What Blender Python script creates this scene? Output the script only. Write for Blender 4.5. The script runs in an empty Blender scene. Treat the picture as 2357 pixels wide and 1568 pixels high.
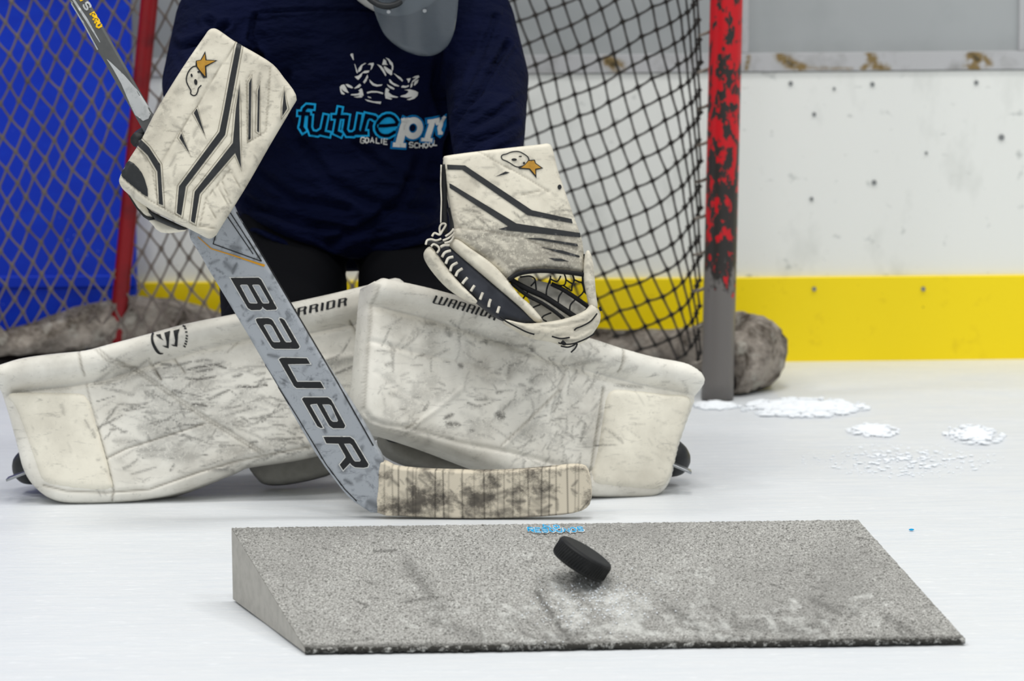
import bpy, math, random
import numpy as np
from mathutils import Vector, Matrix
from mathutils.bvhtree import BVHTree
from mathutils.geometry import delaunay_2d_cdt

# ------------------------------------------------------------------ camera, world, lamps, exposure
scene = bpy.context.scene
COL = scene.collection
F, CX, CY = 8000.0, 1178.5, 784.0            # focal length in pixels of the 2357x1568 frame
CAMH, TH, RO = 0.94, math.atan(1034 / 8000), math.radians(0.5)
FW = np.array((0, math.cos(TH), -math.sin(TH)))
UP0 = np.array((0, math.sin(TH), math.cos(TH)))
RT0 = np.array((1.0, 0, 0))
UP = UP0 * math.cos(RO) + RT0 * math.sin(RO)
RT = RT0 * math.cos(RO) - UP0 * math.sin(RO)
CAM = np.array((0, 0, CAMH))
cd = bpy.data.cameras.new('camera')
cd.sensor_width = 36; cd.sensor_fit = 'HORIZONTAL'; cd.lens = 36 * F / 2357
cd.clip_end = 100
cd.dof.use_dof = True; cd.dof.focus_distance = 4.95; cd.dof.aperture_fstop = 6.3
co = bpy.data.objects.new('camera', cd); COL.objects.link(co)
co.matrix_world = Matrix(((RT[0], UP[0], -FW[0], 0), (RT[1], UP[1], -FW[1], 0), (RT[2], UP[2], -FW[2], CAMH), (0, 0, 0, 1)))
scene.camera = co
vs = scene.view_settings
vs.view_transform = 'Standard'; vs.look = 'None'; vs.gamma = 1.0; vs.use_curve_mapping = False
vs.exposure = 0.17
w = bpy.data.worlds.new('world'); scene.world = w; w.use_nodes = True
w.node_tree.nodes['Background'].inputs[0].default_value = (0.93, 0.97, 1.0, 1)
w.node_tree.nodes['Background'].inputs[1].default_value = 0.40
for i, (lx, ly) in enumerate([(-3.5, 1.5), (0, 1.5), (3.5, 1.5), (-3.5, 5.2), (0.3, 5.0), (3.5, 5.2)]):   # arena lamp banks under the roof
    ld = bpy.data.lights.new('arena_lamp', 'AREA'); ld.shape = 'RECTANGLE'; ld.size = 1.4; ld.size_y = 1.0
    ld.energy = 84; ld.color = (1.0, 0.985, 0.95)
    lo = bpy.data.objects.new('arena_lamp', ld); lo.location = (lx, ly, 6.2); COL.objects.link(lo)

# ------------------------------------------------------------------ pixel rays to places
def rays(px):
    px = np.asarray(px, float).reshape(-1, 2)
    return FW + np.outer((px[:, 0] - CX) / F, RT) + np.outer((CY - px[:, 1]) / F, UP)
def P(x, y, Y):
    d = rays((x, y))[0]; return CAM + d * (Y / d[1])
def G(x, y, z=0.0):
    d = rays((x, y))[0]; return CAM + d * ((z - CAMH) / d[2])
class Plane:
    def __init__(s, a, b, c):
        p = [P(*q) for q in (a, b, c)]
        n = np.cross(p[1] - p[0], p[2] - p[0]); n /= np.linalg.norm(n)
        if n @ FW > 0: n = -n
        s.p, s.n = p[0], n
    def __call__(s, px):
        d = rays(px); t = ((s.p - CAM) @ s.n) / (d @ s.n); return CAM + d * t[:, None]
    def back(s, d):
        q = Plane.__new__(Plane); q.p = s.p - s.n * d; q.n = s.n; return q
def T(ox, oy, k):                            # points read in an enlarged crop -> photo pixels
    return lambda *pts: [(ox + x / k, oy + y / k) for x, y in pts]
cA = T(240, 30, 2.9042); cT = T(940, 300, 2.9583); cS = T(660, 80, 5.2275); cP = T(0, 620, 2.619)
cL = T(800, 620, 2.7035); cB1 = T(520, 620, 7.84); cB2 = T(620, 790, 5.0577); cE = T(770, 110, 11.2)
cK = T(410, 100, 11.2); cK2 = T(1130, 330, 15.679); cW = T(330, 720, 14.257); cSh = T(140, 0, 5.6)
cN = T(1190, 1190, 8.713); cG1 = T(960, 460, 5.227); cG2 = T(1150, 600, 6.819); cBl = T(260, 380, 7.84)
cWa = T(980, 660, 11.785); cWb = T(620, 650, 9.065); cSt = T(420, 460, 2.119); cBd = T(780, 1000, 3.571)

# ------------------------------------------------------------------ 2D helpers
def catmull(pts, closed=True, n=5):
    p = [np.array(q, float) for q in pts]; N = len(p); out = []
    rng = range(N) if closed else range(N - 1)
    for i in rng:
        if closed: a, b, c, d = p[i - 1], p[i], p[(i + 1) % N], p[(i + 2) % N]
        else: a, b, c, d = p[max(i - 1, 0)], p[i], p[i + 1], p[min(i + 2, N - 1)]
        for k in range(n):
            t = k / n
            out.append(0.5 * (2 * b + (c - a) * t + (2 * a - 5 * b + 4 * c - d) * t * t + (3 * b - a - 3 * c + d) * t ** 3))
    if not closed: out.append(p[-1])
    return np.array(out)
def resample(pts, step, closed=True):
    pts = np.asarray(pts, float); q = list(pts) + ([pts[0]] if closed else []); out = []
    for a, b in zip(q[:-1], q[1:]):
        L = np.linalg.norm(b - a); m = max(1, int(round(L / step)))
        for k in range(m): out.append(a + (b - a) * k / m)
    if not closed: out.append(q[-1])
    return np.array(out)
def segdist(pts, line, closed=False):
    pts = np.asarray(pts, float); L = np.asarray(line, float)
    if closed: L = np.vstack([L, L[:1]])
    best = np.full(len(pts), 1e9)
    for a, b in zip(L[:-1], L[1:]):
        d = b - a; dd = d @ d
        t = np.clip(((pts - a) @ d) / dd, 0, 1) if dd > 0 else np.zeros(len(pts))
        v = pts - a - np.outer(t, d); best = np.minimum(best, np.einsum('ij,ij->i', v, v))
    return np.sqrt(best)
def inside(pts, poly):
    x, y = pts[:, 0], pts[:, 1]; r = np.zeros(len(pts), bool); n = len(poly); j = n - 1
    for i in range(n):
        xi, yi = poly[i]; xj, yj = poly[j]
        if yi != yj:
            c = ((yi > y) != (yj > y)) & (x < (xj - xi) * (y - yi) / (yj - yi) + xi); r ^= c
        j = i
    return r
def ribbon(pts, w, closed=False):            # a stroke as polygon(s)
    p = [np.array(q, float) for q in pts]; n = len(p)
    ws = list(w) if hasattr(w, '__len__') else [w] * n
    L, R = [], []
    for i in range(n):
        if closed: a, b = p[i - 1], p[(i + 1) % n]; d1 = p[i] - a; d2 = b - p[i]
        else: d1 = p[i] - p[i - 1] if i else p[1] - p[0]; d2 = p[i + 1] - p[i] if i < n - 1 else d1
        d1 = d1 / (np.linalg.norm(d1) + 1e-9); d2 = d2 / (np.linalg.norm(d2) + 1e-9)
        t = d1 + d2; t /= (np.linalg.norm(t) + 1e-9); m = np.array((-t[1], t[0]))
        k = min(1.8, 1 / max(0.3, abs(m @ np.array((-d1[1], d1[0])))))
        L.append(p[i] + m * ws[i] / 2 * k); R.append(p[i] - m * ws[i] / 2 * k)
    if closed:
        return [(np.array([L[i], L[(i + 1) % n], R[(i + 1) % n], R[i]]), []) for i in range(n)]
    return [(np.array(L + R[::-1]), [])]
def ellipse(cx, cy, rx, ry, a=0, n=16):
    return [(cx + rx * math.cos(t) * math.cos(a) - ry * math.sin(t) * math.sin(a), cy + rx * math.cos(t) * math.sin(a) + ry * math.sin(t) * math.cos(a)) for t in (2 * math.pi * k / n for k in range(n))]
def tri2d(outline, holes, step):
    rings = [resample(outline, step)] + [resample(h, step) for h in holes]
    pts, edges = [], []
    for r in rings:
        b = len(pts); pts += list(r); edges += [(b + i, b + (i + 1) % len(r)) for i in range(len(r))]
    o = rings[0]; lo, hi = o.min(0), o.max(0)
    gx, gy = np.meshgrid(np.arange(lo[0], hi[0], step), np.arange(lo[1], hi[1], step * 0.866))
    gx = gx + (np.arange(gx.shape[0]) % 2)[:, None] * step * 0.5
    g = np.stack([gx.ravel(), gy.ravel()], 1)
    if len(g):
        ok = inside(g, o)
        for h in rings[1:]: ok &= ~inside(g, h)
        g = g[ok]
        for r in rings:
            if len(g): g = g[segdist(g, r, True) > step * 0.55]
        pts += list(g)
    vs_, _, fs, *_ = delaunay_2d_cdt([Vector((float(p[0]), float(p[1]))) for p in pts], edges, [], 0, 1e-5)
    V = np.array([(v.x, v.y) for v in vs_])
    Tn = np.array([f for f in fs if len(f) == 3], int).reshape(-1, 3)
    c = V[Tn].mean(1); ok = inside(c, o)
    for h in rings[1:]: ok &= ~inside(c, h)
    return V, Tn[ok], o
def rim(tris):
    cnt = {}
    for t in tris:
        for a, b in ((t[0], t[1]), (t[1], t[2]), (t[2], t[0])):
            k = (min(a, b), max(a, b)); cnt[k] = None if k in cnt else (a, b)
    return [v for v in cnt.values() if v]

# ------------------------------------------------------------------ objects
def thing(name, loc, label, cat, group=None):
    o = bpy.data.objects.new(name, None); o.location = Vector([float(c) for c in loc]); COL.objects.link(o)
    o.empty_display_size = 0.05; o['label'] = label; o['category'] = cat
    if group: o['group'] = group
    return o
BVH = {}
def mk(name, verts, faces, mat, parent=None, smooth=True, attr=None, keep=None, label=None):
    V = np.asarray(verts, float)
    root = parent; off = np.zeros(3)
    while root is not None: off = off + np.array(root.location); root = root.parent
    me = bpy.data.meshes.new(name); me.from_pydata((V - off).tolist(), [], [list(map(int, f)) for f in faces]); me.update()
    if smooth: me.polygons.foreach_set('use_smooth', [True] * len(me.polygons))
    for k, a in (attr or {}).items():
        at = me.attributes.new(k, 'FLOAT', 'POINT'); at.data.foreach_set('value', np.asarray(a, np.float32))
    me.materials.append(mat)
    o = bpy.data.objects.new(name, me); COL.objects.link(o)
    if parent is not None: o.parent = parent
    if keep: BVH[keep] = BVHTree.FromPolygons([Vector(v) for v in V.tolist()], [list(map(int, f)) for f in faces])
    if label: o['label'] = label
    return o
def join(parts):
    V, Fc = [], []
    for v, f in parts:
        b = len(V); V += [tuple(map(float, p)) for p in v]; Fc += [tuple(int(i) + b for i in q) for q in f]
    return np.array(V), Fc
def box(lo, hi):
    x0, y0, z0 = lo; x1, y1, z1 = hi
    return [(x0, y0, z0), (x1, y0, z0), (x1, y1, z0), (x0, y1, z0), (x0, y0, z1), (x1, y0, z1), (x1, y1, z1), (x0, y1, z1)], \
           [(0, 3, 2, 1), (4, 5, 6, 7), (0, 1, 5, 4), (1, 2, 6, 5), (2, 3, 7, 6), (3, 0, 4, 7)]
def bevbox(lo, hi, b):                       # box with chamfered edges
    c = (np.array(lo) + np.array(hi)) / 2; h = (np.array(hi) - np.array(lo)) / 2
    V = []
    for sx in (-1, 1):
        for sy in (-1, 1):
            for sz in (-1, 1):
                s = np.array((sx, sy, sz))
                for ax in range(3):
                    v = h - b; v[ax] = h[ax]; V.append(c + s * v)
    from itertools import product
    idx = {(sx, sy, sz, a): i for i, (sx, sy, sz, a) in enumerate(product((-1, 1), (-1, 1), (-1, 1), range(3)))}
    Fc = []
    for ax in range(3):
        u, v = [(1, 2), (2, 0), (0, 1)][ax]
        for s in (-1, 1):
            q = []
            for a, b2 in ((-1, -1), (1, -1), (1, 1), (-1, 1)):
                k = [0, 0, 0]; k[ax] = s; k[u] = a; k[v] = b2; q.append(idx[(*k, ax)])
            Fc.append(q if s > 0 else q[::-1])
        for a in (-1, 1):
            for b2 in (-1, 1):
                k0 = [0, 0, 0]; k1 = [0, 0, 0]
                k0[u] = k1[u] = a; k0[v] = k1[v] = b2; k0[ax] = -1; k1[ax] = 1
                q = [idx[(*k0, u)], idx[(*k1, u)], idx[(*k1, v)], idx[(*k0, v)]]
                Fc.append(q if a * b2 > 0 else q[::-1])
    for sx in (-1, 1):
        for sy in (-1, 1):
            for sz in (-1, 1):
                q = [idx[(sx, sy, sz, a)] for a in range(3)]; Fc.append(q if sx * sy * sz > 0 else q[::-1])
    return V, Fc
def tube(path, rad, sides=10, caps=True, flat=None):
    p = [np.array(q, float) for q in path]; n = len(p)
    rs = list(rad) if hasattr(rad, '__len__') else [rad] * n
    V, Fc = [], []; ref = None
    for i in range(n):
        t = (p[min(i + 1, n - 1)] - p[max(i - 1, 0)]); t /= (np.linalg.norm(t) + 1e-12)
        if ref is None: ref = np.array((0, 0, 1.0)) if abs(t[2]) < 0.9 else np.array((1.0, 0, 0))
        a = ref - t * (ref @ t); a /= np.linalg.norm(a); b = np.cross(t, a); ref = a
        for k in range(sides):
            th = 2 * math.pi * k / sides
            V.append(p[i] + (a * math.cos(th) * (flat or 1) + b * math.sin(th)) * rs[i])
    for i in range(n - 1):
        for k in range(sides):
            k2 = (k + 1) % sides; Fc.append((i * sides + k, i * sides + k2, (i + 1) * sides + k2, (i + 1) * sides + k))
    if caps:
        Fc.append(tuple(range(sides))[::-1]); Fc.append(tuple((n - 1) * sides + k for k in range(sides)))
    return V, Fc
def ball(c, r, nu=12, nv=8):
    r = np.array(r) * np.ones(3); V = [np.array(c) + (0, 0, r[2])]; Fc = []
    for i in range(1, nv):
        for k in range(nu):
            a, b = math.pi * i / nv, 2 * math.pi * k / nu
            V.append(np.array(c) + r * (math.sin(a) * math.cos(b), math.sin(a) * math.sin(b), math.cos(a)))
    V.append(np.array(c) - (0, 0, r[2])); last = len(V) - 1
    for k in range(nu):
        k2 = (k + 1) % nu; Fc.append((0, 1 + k, 1 + k2)); Fc.append((last, 1 + (nv - 2) * nu + k2, 1 + (nv - 2) * nu + k))
        for i in range(nv - 2): Fc.append((1 + i * nu + k, 1 + (i + 1) * nu + k, 1 + (i + 1) * nu + k2, 1 + i * nu + k2))
    return V, Fc
def inflate(outline, plane, thick, rr=14, step=6, feats=(), rise=None, belly=0.0):
    """Padded slab: an outline on its own plane in the room, with rounded edges, grooves and real thickness."""
    V, Tn, ring = tri2d(outline, [], step)
    base = plane(V); sc = np.linalg.norm(base - CAM, axis=1).mean() / F
    d = segdist(V, ring, True); q = np.clip(1 - d / rr, 0, 1); rm = min(rr * sc, thick * 0.48)
    prof = (1 - np.sqrt(np.clip(1 - q * q, 0, 1))) * rm
    h = -prof + belly * (1 - np.exp(-d / (rr * 2.5)))
    for line, wd, dep in feats: h = h - dep * np.exp(-(segdist(V, line) / wd) ** 2)
    if rise is not None: h = h + rise(V)
    Af = base + np.outer(h, plane.n); Ab = base - np.outer(thick - prof, plane.n)
    n = len(V); Fc = []
    a, b, c = Af[Tn[0][0]], Af[Tn[0][1]], Af[Tn[0][2]]
    flip = np.cross(b - a, c - a) @ plane.n < 0
    for t in Tn:
        t = t[::-1] if flip else t; Fc.append(tuple(t)); Fc.append(tuple(t[::-1] + n))
    for i, j in rim([t[::-1] if flip else t for t in Tn]): Fc.append((j, i, i + n, j + n))
    return np.vstack([Af, Ab]), Fc, np.vstack([V, V])
def decal(name, polys, target, mat, parent, off=0.0008, step=4, label=None):
    """Printed or sewn-on shape lying on a built surface."""
    parts = []; bv = BVH[target] if isinstance(target, str) else None
    for outline, holes in polys:
        V, Tn, _ = tri2d(np.array(outline), holes, step)
        if not len(Tn): continue
        D = rays(V); out = []; last = None
        if bv is None:
            W3 = target(V) + target.n * off
        else:
            for dd in D:
                u = Vector(dd).normalized(); hit, nor, _, dist = bv.ray_cast(Vector(CAM), u)
                if hit is None or (last and abs(dist - last) > 0.08):
                    g = Vector(CAM) + u * (last or 5.3); hit, nor, _, _ = bv.find_nearest(g)
                    if nor.dot(u) > 0: nor = -nor
                else:
                    last = dist
                if nor.dot(u) > 0: nor = -nor
                out.append(np.array(hit) + np.array(nor) * off)
            W3 = np.array(out)
        t0 = Tn[0]; nn = np.cross(W3[t0[1]] - W3[t0[0]], W3[t0[2]] - W3[t0[0]])
        if nn @ FW > 0: Tn = Tn[:, ::-1]
        parts.append((W3, Tn))
    V, Fc = join(parts); return mk(name, V, Fc, mat, parent, label=label)
def union(prims, voxel, smooth=8, name='tmp'):
    V, Fc = join(prims)
    me = bpy.data.meshes.new(name); me.from_pydata(V.tolist(), [], Fc); me.update()
    o = bpy.data.objects.new(name, me); COL.objects.link(o)
    m = o.modifiers.new('r', 'REMESH'); m.mode = 'VOXEL'; m.voxel_size = voxel
    s = o.modifiers.new('s', 'SMOOTH'); s.iterations = smooth; s.factor = 0.5
    dg = bpy.context.evaluated_depsgraph_get(); dg.update()
    e = bpy.data.meshes.new_from_object(o.evaluated_get(dg))
    VV = np.empty(len(e.vertices) * 3); e.vertices.foreach_get('co', VV)
    NN = np.empty(len(e.vertices) * 3); e.vertex_normals.foreach_get('vector', NN)
    FF = [tuple(p.vertices) for p in e.polygons]
    bpy.data.objects.remove(o); bpy.data.meshes.remove(me); bpy.data.meshes.remove(e)
    return VV.reshape(-1, 3), FF, NN.reshape(-1, 3)
def chain(*pr, n=9):                          # spheres strung along joints: (point, radius), ...
    out = []
    for (a, ra), (b, rb) in zip(pr[:-1], pr[1:]):
        for k in range(n + 1):
            t = k / n; out.append(ball(np.array(a) * (1 - t) + np.array(b) * t, ra * (1 - t) + rb * t, 18, 12))
    return out
def toPx(V):
    d = np.asarray(V) - CAM; z = d @ FW
    return np.stack([CX + F * (d @ RT) / z, CY - F * (d @ UP) / z], 1)

# ------------------------------------------------------------------ small stroke alphabet for lettering
GL = {'N': [[(0, 1), (0, 0), (1, 1), (1, 0)]], 'O': [[(.5, 0), (.05, .25), (.05, .75), (.5, 1), (.95, .75), (.95, .25), (.5, 0)]],
      'R': [[(0, 1), (0, 0), (.8, 0), (1, .15), (1, .4), (.8, .52), (0, .52)], [(.45, .52), (1, 1)]],
      'E': [[(1, 0), (0, 0), (0, 1), (1, 1)], [(0, .5), (.8, .5)]],
      'B': [[(0, 0), (0, 1), (.8, 1), (1, .85), (1, .65), (.8, .5), (0, .5)], [(0, 0), (.75, 0), (.95, .13), (.95, .36), (.8, .5)]],
      'U': [[(0, 0), (0, .8), (.25, 1), (.75, 1), (1, .8), (1, 0)]], 'D': [[(0, 0), (0, 1), (.7, 1), (1, .75), (1, .25), (.7, 0), (0, 0)]],
      'S': [[(1, .15), (.75, 0), (.25, 0), (0, .15), (0, .38), (.25, .5), (.75, .5), (1, .65), (1, .85), (.75, 1), (.25, 1), (0, .85)]],
      'G': [[(1, .15), (.75, 0), (.25, 0), (0, .2), (0, .8), (.25, 1), (.75, 1), (1, .8), (1, .52), (.55, .52)]],
      'A': [[(0, 1), (.5, 0), (1, 1)], [(.2, .65), (.8, .65)]], 'L': [[(0, 0), (0, 1), (1, 1)]], 'I': [[(.5, 0), (.5, 1)]],
      'C': [[(1, .15), (.75, 0), (.25, 0), (0, .2), (0, .8), (.25, 1), (.75, 1), (1, .85)]], 'H': [[(0, 0), (0, 1)], [(1, 0), (1, 1)], [(0, .5), (1, .5)]],
      'P': [[(0, 1), (0, 0), (.8, 0), (1, .15), (1, .4), (.8, .55), (0, .55)]], 'M': [[(0, 1), (0, 0), (.5, .6), (1, 0), (1, 1)]],
      'T': [[(0, 0), (1, 0)], [(.5, 0), (.5, 1)]]}
def glyph(ch, org, ux, uy, w):               # org = top-left pixel, ux = width vector, uy = downward vector
    o, ux, uy = map(np.array, (org, ux, uy)); out = []
    for st in GL[ch]: out += ribbon([o + ux * a + uy * b for a, b in st], w)
    return out
# ------------------------------------------------------------------ scuff marks
def scuffs(seed, box_, n, ang, spread, lmin, lmax, w0, w1, a0, a1):
    r = random.Random(seed); out = []
    for _ in range(n):
        x, y = r.uniform(box_[0], box_[2]), r.uniform(box_[1], box_[3]); th = math.radians(r.gauss(ang, spread)); L = r.uniform(lmin, lmax); bend = r.uniform(-.25, .25)
        pts = [(x + L * t * math.cos(th + bend * t), y + L * t * math.sin(th + bend * t)) for t in (0, .33, .66, 1)]
        out.append((pts, r.uniform(w0, w1), r.uniform(a0, a1)))
    return out
def paint(V, strokes, taper=True):
    d = np.zeros(len(V))
    for pts, wd, al in strokes:
        pts = np.array(pts); lo, hi = pts.min(0) - 3 * wd, pts.max(0) + 3 * wd
        m = np.where((V[:, 0] > lo[0]) & (V[:, 0] < hi[0]) & (V[:, 1] > lo[1]) & (V[:, 1] < hi[1]))[0]
        if len(m):
            ch = pts[-1] - pts[0]; u = np.clip(((V[m] - pts[0]) @ ch) / max(ch @ ch, 1e-6), 0, 1) if taper else np.full(len(m), .5)
            we = wd * (.22 + .78 * np.sqrt(np.clip(1 - (2 * u - 1) ** 2, 0, 1))); d[m] = np.maximum(d[m], al * np.exp(-(segdist(V[m], pts) / we) ** 2))
    return d
def seampaint(V, lines, wd=2.6): return paint(V, [(l, wd, a) for l, a in lines], False)

def offset(poly, d):                          # outline moved outwards
    p = np.array(poly, float); n = len(p); ar = sum(p[i - 1][0] * p[i][1] - p[i][0] * p[i - 1][1] for i in range(n)); out = []
    for i in range(n):
        a, b = p[i] - p[i - 1], p[(i + 1) % n] - p[i]; a /= np.linalg.norm(a) + 1e-9; b /= np.linalg.norm(b) + 1e-9
        t = a + b; t /= np.linalg.norm(t) + 1e-9; m = np.array((t[1], -t[0])) * (1 if ar > 0 else -1); k = min(1.7, 1 / max(.35, abs(t @ a))); out.append(p[i] + m * d * k)
    return np.array(out)
# ------------------------------------------------------------------ materials
def lin(h):
    c = [int(h[i:i + 2], 16) / 255 for i in (0, 2, 4)]
    return tuple(x / 12.92 if x <= 0.04045 else ((x + 0.055) / 1.055) ** 2.4 for x in c) + (1,)
class M:
    def __init__(s, name, col, rough=0.6, spec=0.3, metal=0.0):
        s.m = bpy.data.materials.new(name); s.m.use_nodes = True; s.t = s.m.node_tree; s.b = s.t.nodes['Principled BSDF']
        s.col = None; s.base = lin(col) if isinstance(col, str) else col
        s.b.inputs['Roughness'].default_value = rough; s.b.inputs['Metallic'].default_value = metal
        s.b.inputs['Specular IOR Level'].default_value = spec
        s.b.inputs['Base Color'].default_value = s.base; s.vec = None
    def n(s, t, **k):
        q = s.t.nodes.new(t)
        for a, v in k.items(): setattr(q, a, v)
        return q
    def coords(s, scale=(1, 1, 1), rot=(0, 0, 0)):
        tc = s.n('ShaderNodeTexCoord'); mp = s.n('ShaderNodeMapping'); mp.inputs['Scale'].default_value = scale; mp.inputs['Rotation'].default_value = rot
        s.t.links.new(tc.outputs['Object'], mp.inputs[0]); return mp.outputs[0]
    def noise(s, scale, detail=4, rough=0.6, vec=None, dist=0.0):
        q = s.n('ShaderNodeTexNoise'); q.inputs['Scale'].default_value = scale; q.inputs['Detail'].default_value = detail
        q.inputs['Roughness'].default_value = rough; q.inputs['Distortion'].default_value = dist
        s.t.links.new(vec or s.coords(), q.inputs['Vector']); return q.outputs[0]
    def ramp(s, src, a, b):
        q = s.n('ShaderNodeMapRange'); q.inputs[1].default_value = a; q.inputs[2].default_value = b; s.t.links.new(src, q.inputs[0]); return q.outputs[0]
    def math(s, op, a, b):
        q = s.n('ShaderNodeMath', operation=op)
        for i, v in enumerate((a, b)):
            if isinstance(v, (int, float)): q.inputs[i].default_value = v
            else: s.t.links.new(v, q.inputs[i])
        return q.outputs[0]
    def attr(s, name): return s.n('ShaderNodeAttribute', attribute_name=name).outputs['Fac']
    def over(s, fac, col, amt=1.0):          # lay another colour over what is there
        q = s.n('ShaderNodeMix', data_type='RGBA'); q.clamp_factor = True
        if isinstance(fac, (int, float)): q.inputs[0].default_value = fac * amt
        else: s.t.links.new(s.math('MULTIPLY', fac, amt), q.inputs[0])
        if s.col is None: q.inputs[6].default_value = s.base
        else: s.t.links.new(s.col, q.inputs[6])
        q.inputs[7].default_value = lin(col) if isinstance(col, str) else col
        s.col = q.outputs[2]; s.t.links.new(s.col, s.b.inputs['Base Color']); return s
    def bump(s, src, strength=0.3, dist=0.002):
        q = s.n('ShaderNodeBump'); q.inputs['Strength'].default_value = strength; q.inputs['Distance'].default_value = dist
        s.t.links.new(src, q.inputs['Height']); s.t.links.new(q.outputs[0], s.b.inputs['Normal']); return s
    def rough(s, src, a, b):
        q = s.n('ShaderNodeMapRange'); q.inputs[3].default_value = a; q.inputs[4].default_value = b
        s.t.links.new(src, q.inputs[0]); s.t.links.new(q.outputs[0], s.b.inputs['Roughness']); return s

ice = M('ice', 'dfe2e5', 0.42, 0.4)
v = ice.coords((1.2, 9, 1)); a = ice.noise(7, 6, 0.65, v); ice.over(ice.ramp(a, 0.42, 0.72), 'ccd2d8', 0.6)
v2 = ice.coords((1, 3, 1)); a2 = ice.noise(26, 5, 0.7, v2); ice.over(ice.ramp(a2, 0.58, 0.7), 'f3f5f7', 0.6); ice.bump(a2, 0.5, 0.004); ice.rough(a, 0.25, 0.65)
snow = M('snow', 'f4f8fc', 0.9, 0.1); snow.bump(snow.noise(90, 5), 0.6, 0.004)
boardw = M('board_white', 'eceeea', 0.45, 0.4)
v = boardw.coords((1, 1, 1.3)); boardw.over(boardw.ramp(boardw.noise(26, 3, 0.5, v), 0.66, 0.76), '8f9694', 0.55)
boardw.over(boardw.ramp(boardw.noise(9, 4, 0.6, boardw.coords((1, 1, 0.5), (0, 0.6, 0))), 0.56, 0.78), 'cfd2cd', 0.8)
boardw.over(boardw.ramp(boardw.noise(60, 3, 0.7, boardw.coords((0.5, 1, 1), (0, -0.7, 0))), 0.68, 0.75), 'a9adaa', 0.5)
kicky = M('kick_yellow', 'fbdf00', 0.4, 0.4)
kicky.over(kicky.ramp(kicky.noise(20, 4), 0.6, 0.8), 'd8b800', 0.6); kicky.over(kicky.ramp(kicky.noise(70, 3), 0.72, 0.78), '5a4b10', 0.6)
greyw = M('panel_grey', 'a9adae', 0.5, 0.3); greyw.over(greyw.ramp(greyw.noise(5, 4), 0.45, 0.7), '9a9fa0', 0.6)
ledge = M('ledge_grey', 'b9babc', 0.6, 0.3); ledge.over(ledge.ramp(ledge.noise(14, 5), 0.5, 0.7), '8b8a88', 0.7)
ledge.over(ledge.ramp(ledge.math('MULTIPLY', ledge.attr('rust'), ledge.ramp(ledge.noise(70, 5, 0.7), 0.3, 0.55)), 0.1, 0.6), '7d6426', 0.9); ledge.over(ledge.ramp(ledge.math('MULTIPLY', ledge.attr('rust'), ledge.noise(45, 4)), 0.42, 0.6), '3b3320', 0.9)
rust = M('rust_stain', '7d6426', 0.9, 0.1); rust.over(rust.ramp(rust.noise(60, 5), 0.4, 0.65), '3b3320', 0.9)
darkscrew = M('screw_dark', '84888a', 0.5, 0.4); darkscrew.over(darkscrew.noise(300), '6a6a66', 0.5)
bluep = M('blue_panel', '0636c8', 0.5, 0.3); bluep.over(bluep.ramp(bluep.noise(6, 4, 0.6, bluep.coords((1, 1, 4))), 0.5, 0.75), '0a4ae0', 0.5)
bluep.over(bluep.ramp(bluep.noise(120, 2), 0.76, 0.8), 'b8ccf0', 0.8)
postred = M('post_red', 'c4101c', 0.4, 0.4)
tcz = postred.n('ShaderNodeSeparateXYZ'); postred.t.links.new(postred.coords(), tcz.inputs[0])
pn = postred.noise(62, 5, 0.6, postred.coords((1, 1, 0.6))); zz = postred.ramp(tcz.outputs[2], 0.22, 0.95)
postred.over(postred.ramp(postred.math('SUBTRACT', pn, postred.math('MULTIPLY', zz, 0.25)), 0.385, 0.42), '2d2a28', 1.0)
zb = postred.ramp(tcz.outputs[2], 0.30, 0.14)
postred.over(postred.ramp(postred.math('ADD', postred.math('MULTIPLY', zb, 0.75), postred.math('MULTIPLY', pn, 1.3)), 0.98, 1.08), '6e6a67', 1.0)
barred = M('bar_red', '8c0410', 0.45, 0.35); barred.over(barred.ramp(barred.noise(14, 4), 0.45, 0.7), '5a0610', 0.8)
cord = M('net_cord', '3a3735', 0.9, 0.1); cord.over(cord.ramp(cord.noise(9, 3), 0.45, 0.7), '242322', 0.7)
cordlit = M('net_cord_lit', '786f69', 0.9, 0.1); cordlit.over(cordlit.ramp(cordlit.noise(9, 3), 0.45, 0.7), '575049', 0.7)  # same cord as the right half, front light painted in as lighter brown
skirtm = M('skirt_felt', 'a89f95', 0.95, 0.05)
skirtm.over(skirtm.ramp(skirtm.noise(14, 6, 0.7), 0.42, 0.62), '3d352d', 0.95); skirtm.over(skirtm.ramp(skirtm.noise(31, 4), 0.55, 0.7), 'b8b4aa', 0.7)
skirtm.bump(skirtm.noise(70, 5), 0.7, 0.01)
blackrail = M('rail_black', '171415', 0.7, 0.2); blackrail.over(blackrail.ramp(blackrail.noise(30), 0.5, 0.8), '3a2522', 0.5)

def leather(name, col, d1='3f3c38', grime='9b9384', k=1.0):
    m = M(name, col, 0.5, 0.35)
    m.over(m.ramp(m.noise(9, 5, 0.6), 0.42, 0.75), grime, 0.55 * k)
    st = m.noise(30, 6, 0.75, m.coords((1, 1, 3.5), (0, 0.35, 0)), 0.6); m.over(m.ramp(st, 0.57, 0.74), d1, 0.5 * k)
    st2 = m.noise(120, 3, 0.7); m.over(m.ramp(st2, 0.62, 0.76), d1, 0.22 * k)
    m.over(m.math('MULTIPLY', m.attr('dirt'), m.ramp(m.noise(210, 4, 0.75), 0.28, 0.5)), d1, 1.0); m.over(m.attr('seam'), '6b6250', 0.75)
    m.bump(m.noise(160, 3), 0.12, 0.002); return m
padw = leather('pad_leather', 'f0ede3'); padc = leather('toe_leather', 'f0ebdb', k=0.9)
glovew = leather('glove_leather', 'e0dac9', k=1.15)
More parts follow.
